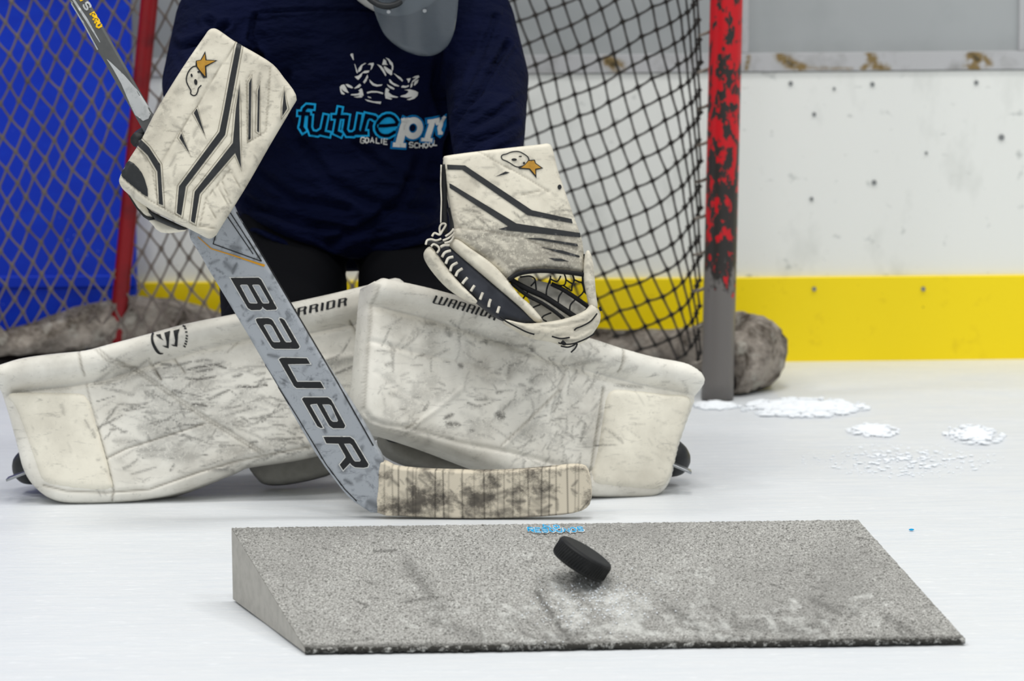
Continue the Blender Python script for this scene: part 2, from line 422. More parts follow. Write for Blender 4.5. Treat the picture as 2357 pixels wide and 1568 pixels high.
lace = M('lace_white', 'd8d3c6', 0.8, 0.1); lace.over(lace.ramp(lace.noise(60), 0.45, 0.7), '8f887a', 0.6)
blk = M('black_leather', '26282a', 0.45, 0.35); blk.over(blk.ramp(blk.noise(40), 0.5, 0.8), '3c3e40', 0.6)
cordblk = M('black_cord', '121315', 0.6, 0.2); cordblk.over(cordblk.noise(200), '26272a', 0.4)
navyb = M('navy_band', '272a32', 0.55, 0.3); navyb.over(navyb.ramp(navyb.noise(30, 5), 0.45, 0.7), '3d4048', 0.7)
pbk = M('pocket_leather', 'c9c6bd', 0.7, 0.2); pbk.over(pbk.ramp(pbk.noise(60), 0.4, 0.7), 'a5a298', 0.7)
greyl = M('pad_underside', '8f8d86', 0.7, 0.2); greyl.over(greyl.ramp(greyl.noise(40), 0.4, 0.7), '77756f', 0.7)
gold = M('gold_patch', 'b98a2c', 0.45, 0.4); gold.over(gold.ramp(gold.noise(120), 0.4, 0.7), '9a6d1c', 0.8)
inkk = M('ink_black', '1b1c1e', 0.5, 0.3); inkk.over(inkk.noise(200), '2b2c2e', 0.5)
seamk = M('stitch_line', '8c8676', 0.8, 0.1); seamk.over(seamk.noise(200), '5f5a4e', 0.5)
shirt = M('shirt_navy', '070d29', 0.9, 0.08); shirt.over(shirt.ramp(shirt.noise(7, 4), 0.4, 0.7), '050b20', 0.7); shirt.bump(shirt.noise(14, 4, 0.5, shirt.coords((1, 1, 2.2), (0, 0.5, 0))), 0.8, 0.03)
pants = M('pants_black', '090a0e', 0.85, 0.1); pants.over(pants.noise(20), '0d0e13', 0.6)
printw = M('print_white', 'dcdcd8', 0.8, 0.1); printw.over(printw.noise(200), 'c9c9c6', 0.5)
printc = M('print_cyan', '1fa9e4', 0.8, 0.1); printc.over(printc.noise(200), '1497d0', 0.5)
printb = M('print_blue', '0f72b0', 0.8, 0.1); printb.over(printb.noise(200), '0d639c', 0.5)
printn = M('print_navy', '040a20', 0.9, 0.05); printn.over(printn.noise(100), '030818', 0.5)
skin = M('skin', 'c58f73', 0.6, 0.3); skin.over(skin.noise(30), 'b57d62', 0.3)
maskw = M('mask_white', 'e6e6e2', 0.25, 0.5); maskw.over(maskw.ramp(maskw.noise(12), 0.5, 0.8), 'c9c9c5', 0.5)
steel = M('steel', 'a8abae', 0.3, 0.5, 0.9); steel.over(steel.noise(80), '8c9094', 0.5)
smoke = M('smoked_plastic', '747c83', 0.18, 0.5); smoke.over(smoke.ramp(smoke.noise(10), 0.4, 0.7), '757c82', 0.5)
tr = smoke.n('ShaderNodeBsdfTransparent'); tr.inputs[0].default_value = (0.75, 0.8, 0.86, 1); mx = smoke.n('ShaderNodeMixShader'); mx.inputs[0].default_value = 0.52
smoke.t.links.new(tr.outputs[0], mx.inputs[1]); smoke.t.links.new(smoke.b.outputs[0], mx.inputs[2]); smoke.t.links.new(mx.outputs[0], smoke.t.nodes['Material Output'].inputs[0])
stick = M('stick_grey', 'a4a9af', 0.4, 0.4); stick.over(stick.ramp(stick.noise(40, 6, 0.75, stick.coords((1, 1, 1.6), (0, 0.8, 0)), 0.8), 0.55, 0.68), '4d5258', 0.6)
stick.over(stick.attr('dirt'), '33373b', 0.95); stick.over(stick.ramp(stick.noise(150, 3, 0.7), 0.6, 0.75), '6f767d', 0.5)
shaftm = M('shaft_dark', '5a5b5b', 0.4, 0.4); shaftm.over(shaftm.ramp(shaftm.noise(30), 0.4, 0.7), '47494a', 0.6)
shaftl = M('shaft_light', 'b9bcbd', 0.4, 0.4); shaftl.over(shaftl.ramp(shaftl.noise(50, 5, 0.7), 0.5, 0.7), '84888a', 0.6)
tape = M('blade_tape', 'd9cfbb', 0.8, 0.1)
tape.over(tape.ramp(tape.noise(16, 6, 0.7, tape.coords((1, 1, 1.2))), 0.47, 0.6), '4b4641', 0.85); tape.over(tape.attr('dirt'), '4a4744', 0.85); tape.over(tape.attr('seam'), '3a3632', 0.8)
yel = M('decal_yellow', 'f5c400', 0.5, 0.3); yel.over(yel.noise(100), 'e0b000', 0.4)
ora = M('decal_orange', 'd99a1c', 0.5, 0.3); ora.over(ora.noise(100), 'b5801c', 0.6)
rampm = M('ramp_rubber', 'a3a29e', 0.95, 0.1)
sp = rampm.noise(300, 2, 0.9); rampm.over(rampm.ramp(sp, 0.5, 0.6), '4b4a46', 0.85); rampm.over(rampm.ramp(rampm.noise(360, 2, 0.9), 0.55, 0.64), 'd6d6d1', 0.85)
rampm.over(rampm.ramp(rampm.noise(5, 5, 0.6), 0.45, 0.75), '7d7c79', 0.5); rampm.over(rampm.attr('dirt'), '3c3b38', 0.75)
sn = rampm.noise(45, 6, 0.75); rampm.over(rampm.ramp(rampm.math('ADD', rampm.attr('snow'), rampm.math('MULTIPLY', sn, 2.2)), 1.36, 2.1), 'd9dad6', 0.8); rampm.bump(sp, 0.4, 0.002)
lipm = M('ramp_lip', '3a3936', 0.95, 0.1); lipm.over(lipm.ramp(lipm.noise(90, 5, 0.8), 0.52, 0.64), 'c9c9c4', 0.8)
rampside = M('ramp_foam_side', 'b5b2ab', 0.95, 0.1); rampside.over(rampside.ramp(rampside.noise(60, 4), 0.4, 0.7), '9d9a94', 0.6)
puckm = M('puck_rubber', '141516', 0.55, 0.3); puckm.over(puckm.ramp(puckm.noise(60), 0.5, 0.75), '2c2d2d', 0.6)
# ------------------------------------------------------------------ the setting
def struct(o): o['kind'] = 'structure'; return o
YB = float(G(2000, 827)[1])                  # the boards stand at the back of the ice
# ice sheet: finely divided, slightly uneven where skates have cut it
xs = np.linspace(-4.5, 4.5, 181); ys = np.concatenate([np.linspace(-1.5, 3.6, 24), np.linspace(3.65, YB + 0.1, 150)])
gx, gy = np.meshgrid(xs, ys); rs = np.random.RandomState(4)
hz = np.zeros_like(gx)
for k in range(60):
    fx, fy, ph = rs.uniform(-14, 14), rs.uniform(4, 40), rs.uniform(0, 6.3); hz += np.sin(gx * fx + gy * fy + ph)
hz = hz * 0.00012 - 0.0022
V = np.stack([gx.ravel(), gy.ravel(), hz.ravel()], 1); nx = len(xs)
Fc = [(j * nx + i, j * nx + i + 1, (j + 1) * nx + i + 1, (j + 1) * nx + i) for j in range(len(ys) - 1) for i in range(nx - 1)]
struct(mk('floor', V, Fc, ice.m))
def ztop(y, x=2000): return float(P(x, y, YB)[2])
zk, zw, zl = ztop(635), ztop(163), ztop(121)
wall = struct(mk('wall_back', *bevbox((-4.5, YB, -0.02), (4.5, YB + 0.06, zw), 0.002), boardw.m, smooth=False))
struct(mk('baseboard_back', *bevbox((-4.5, YB - 0.012, -0.02), (4.5, YB - 0.0005, zk), 0.002), kicky.m, smooth=False))
V, Fc = bevbox((-4.5, YB - 0.004, zw + 0.001), (4.5, YB + 0.07, zl), 0.004)
gx_, gz_ = np.meshgrid(np.linspace(-1.5, 1.5, 500), np.linspace(zw + .001, zl, 9)); Vg = np.stack([gx_.ravel(), np.full(gx_.size, YB - .0045), gz_.ravel()], 1)
Vj, Fj = join([(V, Fc), (Vg, [(j * 500 + i, j * 500 + i + 1, (j + 1) * 500 + i + 1, (j + 1) * 500 + i) for j in range(8) for i in range(499)])])
pj = toPx(Vj); ru = np.zeros(len(Vj))
for a_, b_, w_, s_ in [((1795, 128), (1815, 145), 13, 1), ((1815, 145), (1850, 158), 11, 1), ((2003, 125), (2012, 150), 12, 1), ((2010, 148), (2040, 158), 10, 1), ((1995, 150), (1985, 160), 7, .8), ((2235, 125), (2250, 135), 16, 1), ((2230, 150), (2245, 158), 12, 1), ((2265, 135), (2275, 145), 12, .7), ((1400, 140), (1425, 155), 14, 1), ((1722, 130), (1720, 158), 5, .9), ((1850, 156), (1960, 159), 5, .5), ((1060, 140), (1080, 155), 14, 1), ((560, 140), (580, 155), 14, 1)]:
    ru = np.maximum(ru, s_ * np.exp(-(segdist(pj, [a_, b_]) / w_) ** 2))
struct(mk('trim_1', Vj, Fj, ledge.m, smooth=False, attr={'rust': ru}))
up = struct(mk('wall_upper', *box((-4.5, YB + 0.02, zl), (4.5, YB + 0.05, 2.3)), greyw.m, smooth=False))
for x in (1716, 2356, 700, 3000):            # joint strips between the grey panels
    p = P(x, 60, YB); mk('joint_strip', *bevbox((p[0] - 0.007, YB + 0.012, zl), (p[0] + 0.007, YB + 0.022, 2.3), 0.002), ledge.m, up, smooth=False)
for x, y, s in [(1820, 192, .0045), (2008, 194, .0045), (2247, 190, .0045), (2305, 316, .006), (1920, 204, .003), (1874, 263, .004), (2012, 420, .005), (1868, 458, .004), (2132, 352, .003)]:
    p = P(x, y, YB); v, f = tube([(p[0], YB - 0.0025, p[2]), (p[0], YB + 0.004, p[2])], s, 10); mk('screw', v, f, darkscrew.m, wall, smooth=False)
kb = bpy.data.objects['baseboard_back']
for x, y in [(1874, 665), (2125, 665), (1645, 690)]:
    p = P(x, y, YB - .012); v, f = tube([(p[0], YB - 0.0155, p[2]), (p[0], YB - 0.008, p[2])], .0045, 10); mk('screw', v, f, darkscrew.m, kb, smooth=False)
# blue panel leaning on the boards
bl = P(-160, 400, YB)[0] - 1.2; br = P(309, 200, YB)[0]
bp = thing('rink_divider', ((bl + br) / 2, YB - .03, 0), 'tall blue plastic panel standing against the white boards behind the net', 'panel')
mk('divider_sheet', *bevbox((bl, YB - .05, 0.0), (br, YB - .014, 1.25), .004), bluep.m, bp, smooth=False)
mk('edge_strip', *bevbox((bl, YB - .056, ztop(655, 150)), (br, YB - .0505, ztop(628, 150)), .002), bluep.m, bp, smooth=False)

# ------------------------------------------------------------------ goal
pr = G(1651, 917); pt = P(1672, 0, 6.43)
XR, YR = pr[0], pr[1]; XL = XR - 1.83
goal = thing('hockey_goal', ((XR + XL) / 2, YR, 0), 'red framed ice hockey goal with dark netting behind the goalie', 'goal')
lean = (pt - pr) / (pt[2] - pr[2])
def post_pts(p, s): return [p + lean * np.array((s, 1, 1)) * z for z in np.linspace(-.001, 1.22, 40)]
PR = post_pts(pr, 1); PL = post_pts(np.array((XL, YR - .02, 0)), -1)
mk('post', *tube(PR, .0302, 28), postred.m, goal, label='chipped red goal post worn to bare metal at its foot')
mk('post', *tube(PL, .0302, 28), postred.m, goal)
mk('crossbar', *tube([PR[-1] + (0, 0, -.01), PL[-1] + (0, 0, -.01)], .03, 20), barred.m, goal)
path = [(XR + .02, YR + .04), (.455, 6.5), (.472, 6.58), (.42, 6.70), (.27, 6.79), (.05, 6.825), (-.25, 6.835), (-.55, 6.835), (-.78, 6.825), (-.93, 6.755), (-1.1, 6.66), (-1.3, 6.58), (XL - .03, 6.52), (XL - .02, YR + .03)]
path = catmull(path, False, 8)
# padded skirt draped over the base rail: lumpy, taller by the rear bar
sk_v, sk_f = [], []; S = 18; rn = np.random.RandomState(9)
for i, (x, y) in enumerate(path):
    t = path[min(i + 1, len(path) - 1)] - path[max(i - 1, 0)]; t /= np.linalg.norm(t); nrm = np.array((-t[1], t[0]))
    hgt = 0.08 + 0.07 * math.exp(-((x + .76) / .2) ** 2) + 0.052 * math.exp(-((x - .47) / .10) ** 2) + 0.03 * (x < -1.0) + .02 * math.exp(-((x + .35) / .25) ** 2)
    z0 = .0 + .05 * float(np.clip((-.35 - x) / .3, 0, 1))
    for k in range(S):
        a = 2 * math.pi * k / S; r1 = 0.046 * (1 + .12 * math.sin(i * .9 + k) + rn.uniform(-.08, .08)); r2 = (hgt - z0) / 2 * (1 + .05 * math.sin(i * .7 + 2 * k))
        q = np.array((x, y)) + nrm * math.cos(a) * r1; sk_v.append((q[0], q[1], max(0.002, (hgt + z0) / 2 + math.sin(a) * r2 + rn.uniform(-.003, .003))))
for i in range(len(path) - 1):
    for k in range(S): k2 = (k + 1) % S; sk_f.append((i * S + k, i * S + k2, (i + 1) * S + k2, (i + 1) * S + k))
sk_f += [tuple(range(S))[::-1], tuple((len(path) - 1) * S + k for k in range(S))]
mk('skirt_padding', sk_v, sk_f, skirtm.m, goal, label='dirty grey felt padding wrapped round the goal base')
mk('base_rail', *tube([(x, y, .026) for x, y in path], .026, 10), blackrail.m, goal)
def bar(bx, tx):
    b = P(*bx); t = P(*tx); d = (t - b) / (t[2] - b[2]); return [b + d * z for z in np.linspace(-b[2] + .02, 1.19 - b[2], 16)]
mk('rear_bar', *tube(bar((270, 760, 6.80), (344, 0, 6.62)), .0165, 18), barred.m, goal, label='dark red rear bar sloping up behind the netting')
mk('rear_bar', *tube(bar((730, 740, 6.80), (715, 0, 6.62)), .0165, 18), barred.m, goal)
# netting: knotted cords on the hanging sheet of the net
def sheet(px):
    px = np.asarray(px, float); Yv = np.full(len(px), 6.75); D = rays(px)
    for _ in range(6):
        Q = CAM + D * (Yv / D[:, 1])[:, None]; x, z = Q[:, 0], Q[:, 2]
        back = 6.80 - .17 * np.clip(z, 0, 1.3)
        side = np.clip((x - .10) / (XR - .10), 0, 1) ** 3
        sl = np.clip((-.72 - x) / 0.75, 0, 1) ** 1.6
        Yv = back * (1 - side) + (YR + .035) * side; Yv = Yv * (1 - sl) + (YR + .06) * sl
    return CAM + D * (Yv / D[:, 1])[:, None]
def netting(kp, ok, link, mat, rnd):
    parts = []; kn = {}
    P3 = sheet([kp[k] for k in ok])
    for k, p in zip(ok, P3): kn[k] = p
    okt = [(1, 0, 0), (-1, 0, 0), (0, 1, 0), (0, -1, 0), (0, 0, 1), (0, 0, -1)]; ofc = [(0, 2, 4), (2, 1, 4), (1, 3, 4), (3, 0, 4), (2, 0, 5), (1, 2, 5), (3, 1, 5), (0, 3, 5)]
    for k in ok:
        s = rnd.uniform(.0054, .007); parts.append(([kn[k] + np.array(o) * s for o in okt], ofc))
        for l in link(k):
            if l in kn:
                a, b = kn[k], kn[l]; m = (a + b) / 2 + (0, rnd.uniform(-.001, .001), -.0012)
                parts.append(tube([a, m, b], [.0027, .0021, .0027], 5, False))
    return parts
rn = random.Random(3); kp = {}; okR = []
for i in range(-16, 40):
    for j in range(-30, 45):
        y0 = 36 + i * 49; x = 1232 + j * 33.5 + i * 14.5 + max(0, i - 9) * 3; y = y0 - j * 16
        x += rn.uniform(-2.5, 2.5) + 4 * math.sin(i * .8); y += rn.uniform(-2.5, 2.5) + 5 * math.sin(j * .7)
        if y > 560: y = 560 + (y - 560) * .9; x += (y - 560) * .10
        if x > 1725: continue
        if x > 1520: x = 1520 + 112 * (1 - math.exp(-(x - 1520) / 112))
        if 985 < x < 1628 and -560 < y < 835: kp[('r', i, j)] = (x, y); okR.append(('r', i, j))
lr = lambda k: [('r', k[1] + 1, k[2]), ('r', k[1], k[2] + 1)]
parts = netting(kp, okR, lr, cord.m, rn)
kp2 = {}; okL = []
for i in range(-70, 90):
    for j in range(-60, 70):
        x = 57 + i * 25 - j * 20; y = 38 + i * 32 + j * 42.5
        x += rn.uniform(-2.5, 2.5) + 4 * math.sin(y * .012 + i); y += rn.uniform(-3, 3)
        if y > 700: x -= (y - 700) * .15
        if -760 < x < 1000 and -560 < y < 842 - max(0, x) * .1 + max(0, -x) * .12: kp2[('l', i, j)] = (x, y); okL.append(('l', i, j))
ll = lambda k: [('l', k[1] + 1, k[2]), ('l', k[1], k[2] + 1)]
V, Fc = join(parts); mk('netting', V, Fc, cord.m, goal, label='dark knotted cord netting')['kind'] = 'stuff'
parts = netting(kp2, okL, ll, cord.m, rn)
V, Fc = join(parts); mk('netting', V, Fc, cordlit.m, goal, label='brown cord netting of the left half, coloured lighter as if front-lit')['kind'] = 'stuff'
# lacing that ties the net to the right post
lv = []
for k in range(17):
    z = .06 + k * .068; c = PR[0] + lean * z; lv.append(tube([c + np.array((-.046, .05, 0)), c + np.array((-.033, -.012, .006)), c + np.array((-.0, -.0335, .01)), c + np.array((.03, -.01, .012))], .003, 6) if 0 else tube([c + np.array((-.046, .05, 0)), c + np.array((-.036, .01, .006)), c + np.array((-.02, .024, .012))], .003, 6))
for v, f in lv: mk('net_tie', v, f, skirtm.m, goal)

# ------------------------------------------------------------------ shaved snow heaps
def heap(name, cx, cy, wpx, hpx, hgt, label, seed):
    r = random.Random(seed); c = G(cx, cy); wx = wpx * c[1] / F; dy = abs(G(cx, cy - hpx)[1] - c[1]); parts = []
    for k in range(int(160 + wpx * 2.2)):
        q = r.random() ** .6; t = r.uniform(0, 6.283); s = r.uniform(.15, .8) ** 2 * hgt * (1.15 - .8 * q)
        p = np.array((c[0] + q * wx * math.cos(t), c[1] + q * dy * math.sin(t), s * .1)); v, f = ball(p, (s * r.uniform(1.2, 3.5), s * r.uniform(1, 2.2), s * r.uniform(.5, .9)), 8, 5)
        parts.append((np.array(v) + np.array([[r.uniform(-.12, .12) * s for _ in range(3)] for _ in v]), f))
    V, Fc = join(parts); o = mk(name, V, Fc, snow.m); o['kind'] = 'stuff'; o['label'] = label; o['category'] = 'snow'; return o
heap('shaved_snow', 1645, 934, 44, 9, .018, 'loose shaved snow heaped at the foot of the goal post', 1)
heap('shaved_snow', 1850, 938, 150, 22, .018, 'ridge of shaved snow on the ice beside the grey goal padding', 2)
heap('shaved_snow', 2010, 990, 60, 16, .010, 'small lump of snow on the open ice right of the goal', 3)
heap('shaved_snow', 2240, 1000, 70, 22, .011, 'low snow patch near the right end of the ice', 4)
heap('shaved_snow', 2080, 1060, 240, 40, .0045, 'thin scraped snow spread over the ice right of the leg pads', 5)
bs = G(2098, 1221); v, f = ball((bs[0], bs[1], .001), (.004, .003, .0015), 8, 6); o = mk('blue_scrap', v, f, printc.m); o['label'] = 'tiny blue scrap lying on the ice right of the ramp'; o['category'] = 'scrap'

# ------------------------------------------------------------------ ramp
HR = None
bL = G(536, 1380)
lo_, hi_ = 0.0, 0.3
for _ in range(40):
    m_ = (lo_ + hi_) / 2; lo_, hi_ = (m_, hi_) if toPx([bL + np.array((0, 0, m_))])[0][1] > 1215 else (lo_, m_)
HR = lo_
fl, fr = G(702, 1493, .006), G(2221, 1470, .006); tl = bL + np.array((0, 0, HR)); tr_ = G(1975, 1197, HR)
rampo = thing('training_ramp', ((fl + fr + tl + tr_) / 4) * np.array((1, 1, 0)), 'grey speckled rubber wedge ramp lying on the ice in front of the goalie', 'ramp')
nu, nv = 420, 100; V = []; snw = []; drt = []
streaks = [((1270, 1345), (1340, 1440), 30, .7), ((1400, 1370), (1470, 1450), 46, .75), ((1290, 1440), (1540, 1462), 18, .5), ((1330, 1350), (1500, 1400), 40, .6), ((1560, 1400), (1700, 1470), 40, .4), ((1700, 1370), (1800, 1460), 40, .35),
           ((1800, 1420), (1900, 1470), 26, .5), ((900, 1330), (1100, 1440), 26, .25), ((1010, 1400), (1180, 1430), 16, .35), ((700, 1350), (820, 1420), 60, .15), ((1960, 1380), (2020, 1440), 40, .35), ((1500, 1340), (1650, 1330), 60, .3), ((1150, 1250), (1300, 1300), 50, .25)]
darks = [((940, 1300), (1010, 1400), 16, .5), ((1000, 1430), (1110, 1470), 14, .45), ((1236, 1365), (1312, 1478), 7, .85), ((1540, 1400), (1620, 1450), 8, .6), ((700, 1490), (1300, 1482), 5, .95), ((1300, 1482), (2215, 1468), 4, .95), ((540, 1216), (1000, 1211), 22, .3),
         ((860, 1270), (910, 1266), 2.5, .9), ((930, 1385), (1010, 1375), 3, .8), ((1650, 1440), (1900, 1455), 14, .45), ((1870, 1380), (1930, 1410), 8, .5), ((2040, 1420), (2120, 1470), 10, .5), ((1640, 1470), (1700, 1474), 6, .8), ((820, 1385), (850, 1395), 2.5, .8), ((1260, 1470), (1330, 1460), 10, .7), ((780, 1480), (860, 1470), 3, .5)]
rr_ = random.Random(8)
for _ in range(60):
    x, y = rr_.uniform(720, 2150), rr_.uniform(1230, 1470); l = rr_.uniform(5, 22); darks.append(((x, y), (x + l, y + rr_.uniform(-5, 5)), 1.8, rr_.uniform(.4, .9)))
for _ in range(90):
    x, y = rr_.gauss(1500, 260), 1478 - abs(rr_.gauss(0, 55)); l = rr_.uniform(15, 80); th = rr_.gauss(.75, .5); streaks.append(((x, y), (x + l * math.cos(th), y + l * math.sin(th)), rr_.uniform(6, 18), rr_.uniform(.2, .55)))
for _ in range(70):
    x, y = rr_.uniform(1150, 2150), 1472 - abs(rr_.gauss(0, 45)); l = rr_.uniform(10, 60); th = rr_.gauss(.6, .6); darks.append(((x, y), (x + l * math.cos(th), y + l * math.sin(th)), rr_.uniform(1.5, 6), rr_.uniform(.25, .7)))
for j in range(nv + 1):
    for i in range(nu + 1):
        u, v = i / nu, j / nv; top = tl * (1 - u) + tr_ * u; bot = fl * (1 - u) + fr * u; V.append(top * (1 - v) + bot * v)
V = np.array(V); pxs = toPx(V); sw = np.zeros(len(V)); dk = np.zeros(len(V))
sw = paint(pxs, [([a, b], wd, al) for a, b, wd, al in streaks])
for a, b, wd, al in darks: dk = np.maximum(dk, al * np.exp(-(segdist(pxs, [a, b]) / wd) ** 2))
nn = np.cross(fl - tl, tr_ - tl); nn /= np.linalg.norm(nn)
nr = np.random.RandomState(2); V = V + np.outer(nr.normal(0, .0004, len(V)) + .0025 * sw * nr.uniform(0, 1, len(V)), nn if nn[2] > 0 else -nn)
Fc = [(j * (nu + 1) + i, (j + 1) * (nu + 1) + i, (j + 1) * (nu + 1) + i + 1, j * (nu + 1) + i + 1) for j in range(nv) for i in range(nu)]
mk('ramp_surface', V, Fc, rampm.m, rampo, attr={'snow': sw, 'dirt': dk}, keep='ramp')
dn = lambda p: np.array((p[0], p[1], .0005)); body = [tl, tr_, fr, fl, dn(tl), dn(tr_), dn(fr), dn(fl)]
body = [np.array(b) - (np.array((0, 0, .0012)) if i < 4 else 0) for i, b in enumerate(body)]
mk('foam_body', body, [(0, 1, 2, 3), (4, 7, 6, 5), (0, 3, 7, 4), (1, 5, 6, 2), (0, 4, 5, 1), (3, 2, 6, 7)], rampside.m, rampo, smooth=False)
lipv = []; lr_ = np.random.RandomState(5)
for k in range(241): u = k / 240; c_ = fl * (1 - u) + fr * u; lipv.append((c_ + np.array((0, -.001 - lr_.uniform(0, .0025), -c_[2] + .0035)), .0035 + lr_.uniform(-.001, .0012)))
mk('front_lip', *tube([a for a, b in lipv], [b for a, b in lipv], 7), lipm.m, rampo)
word, word2 = [], []
def nb(txt, x0, y0, wx, hy, gap, sl):
    for k, ch in enumerate(txt): word.extend(glyph(ch, cN((x0 + k * gap, y0 + sl[k]))[0], (wx / 8.713, 1.2 * wx / 140), (.45 * wx / 8.713 * .5, hy / 8.713), 2.0)); word2.extend(glyph(ch, cN((x0 + k * gap, y0 + sl[k]))[0], (wx / 8.713, 1.2 * wx / 140), (.45 * wx / 8.713 * .5, hy / 8.713), 4.4))
nb('NO', 520, 180, 120, 60, 200, [0, 8]); nb('REBOUNDS', 215, 240, 105, 78, 142, [0, 8, 10, 6, 8, 4, 0, -14])
big = []
for o_, h_ in word: c_ = np.array(o_).mean(0); big.append((c_ + (np.array(o_) - c_) * np.array((1.12, 1.3)), []))
back_ = [(ellipse(1279, 1222, 68, 9.5), []), (ellipse(1268, 1213, 28, 7), [])]
decal('sticker_outline', word2, 'ramp', printw.m, rampo, .0016, 6); decal('sticker_lettering', word, 'ramp', printc.m, rampo, .0022, 4, 'small blue and white sticker lettering')

# ------------------------------------------------------------------ puck
pc = P(1340, 1287, 4.42); ax = RT * .52 + UP * .85 - FW * .13; ax /= np.linalg.norm(ax)
pk = thing('puck', pc - np.array((0, 0, .03)), 'black rubber hockey puck flying tilted just above the grey ramp', 'puck')
prof = [(.0, -.0127), (.033, -.0127), (.0365, -.0118), (.0381, -.0098), (.0381, .0098), (.0365, .0118), (.033, .0127), (0, .0127)]
ta = np.cross(ax, (0, 1, 0)); ta /= np.linalg.norm(ta); tb = np.cross(ax, ta); V = []; N = 48
for r_, h_ in prof:
    for k in range(N): th = 2 * math.pi * k / N; V.append(pc + ax * h_ + (ta * math.cos(th) + tb * math.sin(th)) * r_)
Fc = [(i * N + k, i * N + (k + 1) % N, (i + 1) * N + (k + 1) % N, (i + 1) * N + k) for i in range(len(prof) - 1) for k in range(N)]
mk('puck_body', V, Fc, puckm.m, pk, smooth=False)
kn = []
for k in range(56):                           # knurled rim
    th = 2 * math.pi * k / 56; e = ta * math.cos(th) + tb * math.sin(th); kn.append(tube([pc + ax * -.008 + e * .0381, pc + ax * .008 + ta * math.cos(th + .1) * .0381 + tb * math.sin(th + .1) * .0381], .0007, 4))
V, Fc = join(kn); mk('knurled_rim', V, Fc, puckm.m, pk)
# powder kicked up behind the puck
fl_ = []
for k in range(420):
    x = rr_.gauss(1370, 70); y = rr_.gauss(1385, 34); d_ = rays((x, y))[0]; hit = BVH['ramp'].ray_cast(Vector(CAM), Vector(d_).normalized())[0]
    if hit is None: continue
    s = rr_.uniform(.0004, .0015); c_ = np.array(hit) + np.array((0, 0, s * .8)); fl_.append(([c_ + np.array(o) * s for o in [(1, 0, 0), (-1, 0, 0), (0, 1, 0), (0, -1, 0), (0, 0, 1), (0, 0, -1)]], [(0, 2, 4), (2, 1, 4), (1, 3, 4), (3, 0, 4), (2, 0, 5), (1, 2, 5), (3, 1, 5), (0, 3, 5)]))
V, Fc = join(fl_); o = mk('snow_crumbs', V, Fc, snow.m, smooth=False); o['kind'] = 'stuff'; o['label'] = 'scattered white snow crumbs on the ramp under the puck'; o['category'] = 'snow'
# ------------------------------------------------------------------ leg pads
FACE = {}
def leg_pad(name, label, outline, plane, thick, grooves, stitches, strokes, toe, toefeat, rise, key, rr=26):
    c = plane(np.array([np.mean(outline, 0)]))[0]; root = thing(name, (c[0], c[1] + .05, 0), label, 'leg pad')
    ol = catmull(outline, True, 4)
    feats = [(g, w_, d_) for g, w_, d_ in grooves] + [(s_, 2.6, .0014) for s_ in stitches]
    V, Fc, px = inflate(ol, plane, thick, rr, 4.2, feats, rise)
    h = len(px) // 2; drt = np.zeros(len(px)); drt[:h] = paint(px[:h], strokes)
    sm = np.zeros(len(px)); sm[:h] = seampaint(px[:h], [(g, .75) for g, w_, d_ in grooves if w_ < 5] + [(s_, .55) for s_ in stitches], 2.4)
    FACE[key] = mk('pad_face', V, Fc, padw.m, root, attr={'dirt': drt, 'seam': sm}, keep=key)
    # toe bolster: a raised panel sewn onto the face
    tl_ = catmull(toe, True, 4); q = plane.back(-.004)
    V, Fc, px = inflate(tl_, q, .012, 16, 5, [(g, 2.6, .0015) for g in toefeat], None, .002)
    drt = paint(px, strokes) * .6
    mk('toe_panel', V, Fc, padc.m, root, attr={'dirt': drt, 'seam': seampaint(px, [(g, .55) for g in toefeat], 2.2)}, label='cream toe panel')
    return root
# right leg pad (photo left), toe out to the left
RP = Plane((120, 1150, 5.33), (860, 1000, 5.37), (860, 655, 5.43))
rp_out = [(-14, 862), (2, 905), (18, 955), (36, 1020), (50, 1075), (72, 1113), (108, 1142), (160, 1156), (255, 1155), (335, 1147), (425, 1127), (540, 1081), (572, 1068), (700, 1048), (850, 1008), (925, 985), (948, 960), (950, 800), (944, 690), (920, 642), (865, 652), (760, 677), (640, 703), (540, 723), (430, 745), (330, 772), (250, 793), (196, 807), (120, 815), (55, 824), (15, 835), (-12, 846)]
rgro = cP((30, 745), (200, 715), (430, 690), (620, 655), (900, 560), (1200, 470), (1500, 405), (1900, 375), (2250, 300))
rri = [(cP((1860, 560), (1980, 548), (2260, 505)), 9, -.004), (cP((1870, 400), (2000, 375), (2260, 330)), 9, -.005)]
rg = [(rgro, 13, .009), (cP((478, 500), (500, 600), (512, 640)), 3.0, .004), (cP((590, 960), (640, 1140), (668, 1260), (685, 1330), (672, 1390)), 3.2, .004), (cP((640, 1140), (760, 1080), (950, 1020), (1230, 930)), 3.0, .0025),
      (cP((260, 1300), (400, 1335), (640, 1345), (900, 1325), (1200, 1220), (1440, 1150), (1900, 1060)), 4, .0035), (cP((2110, 310), (2160, 400), (2215, 480)), 3.2, .004), (cP((1050, 540), (1115, 620)), 3, .003), (cP((905, 560), (970, 660)), 3, .003)] + rri
rst = [cP((580, 490), (650, 560), (800, 600), (1000, 740), (1200, 880), (1570, 1110)), cP((600, 485), (670, 548), (815, 590), (1015, 728), (1215, 868), (1590, 1100)), cP((520, 690), (545, 800), (590, 960)), cP((1430, 440), (1370, 500))]
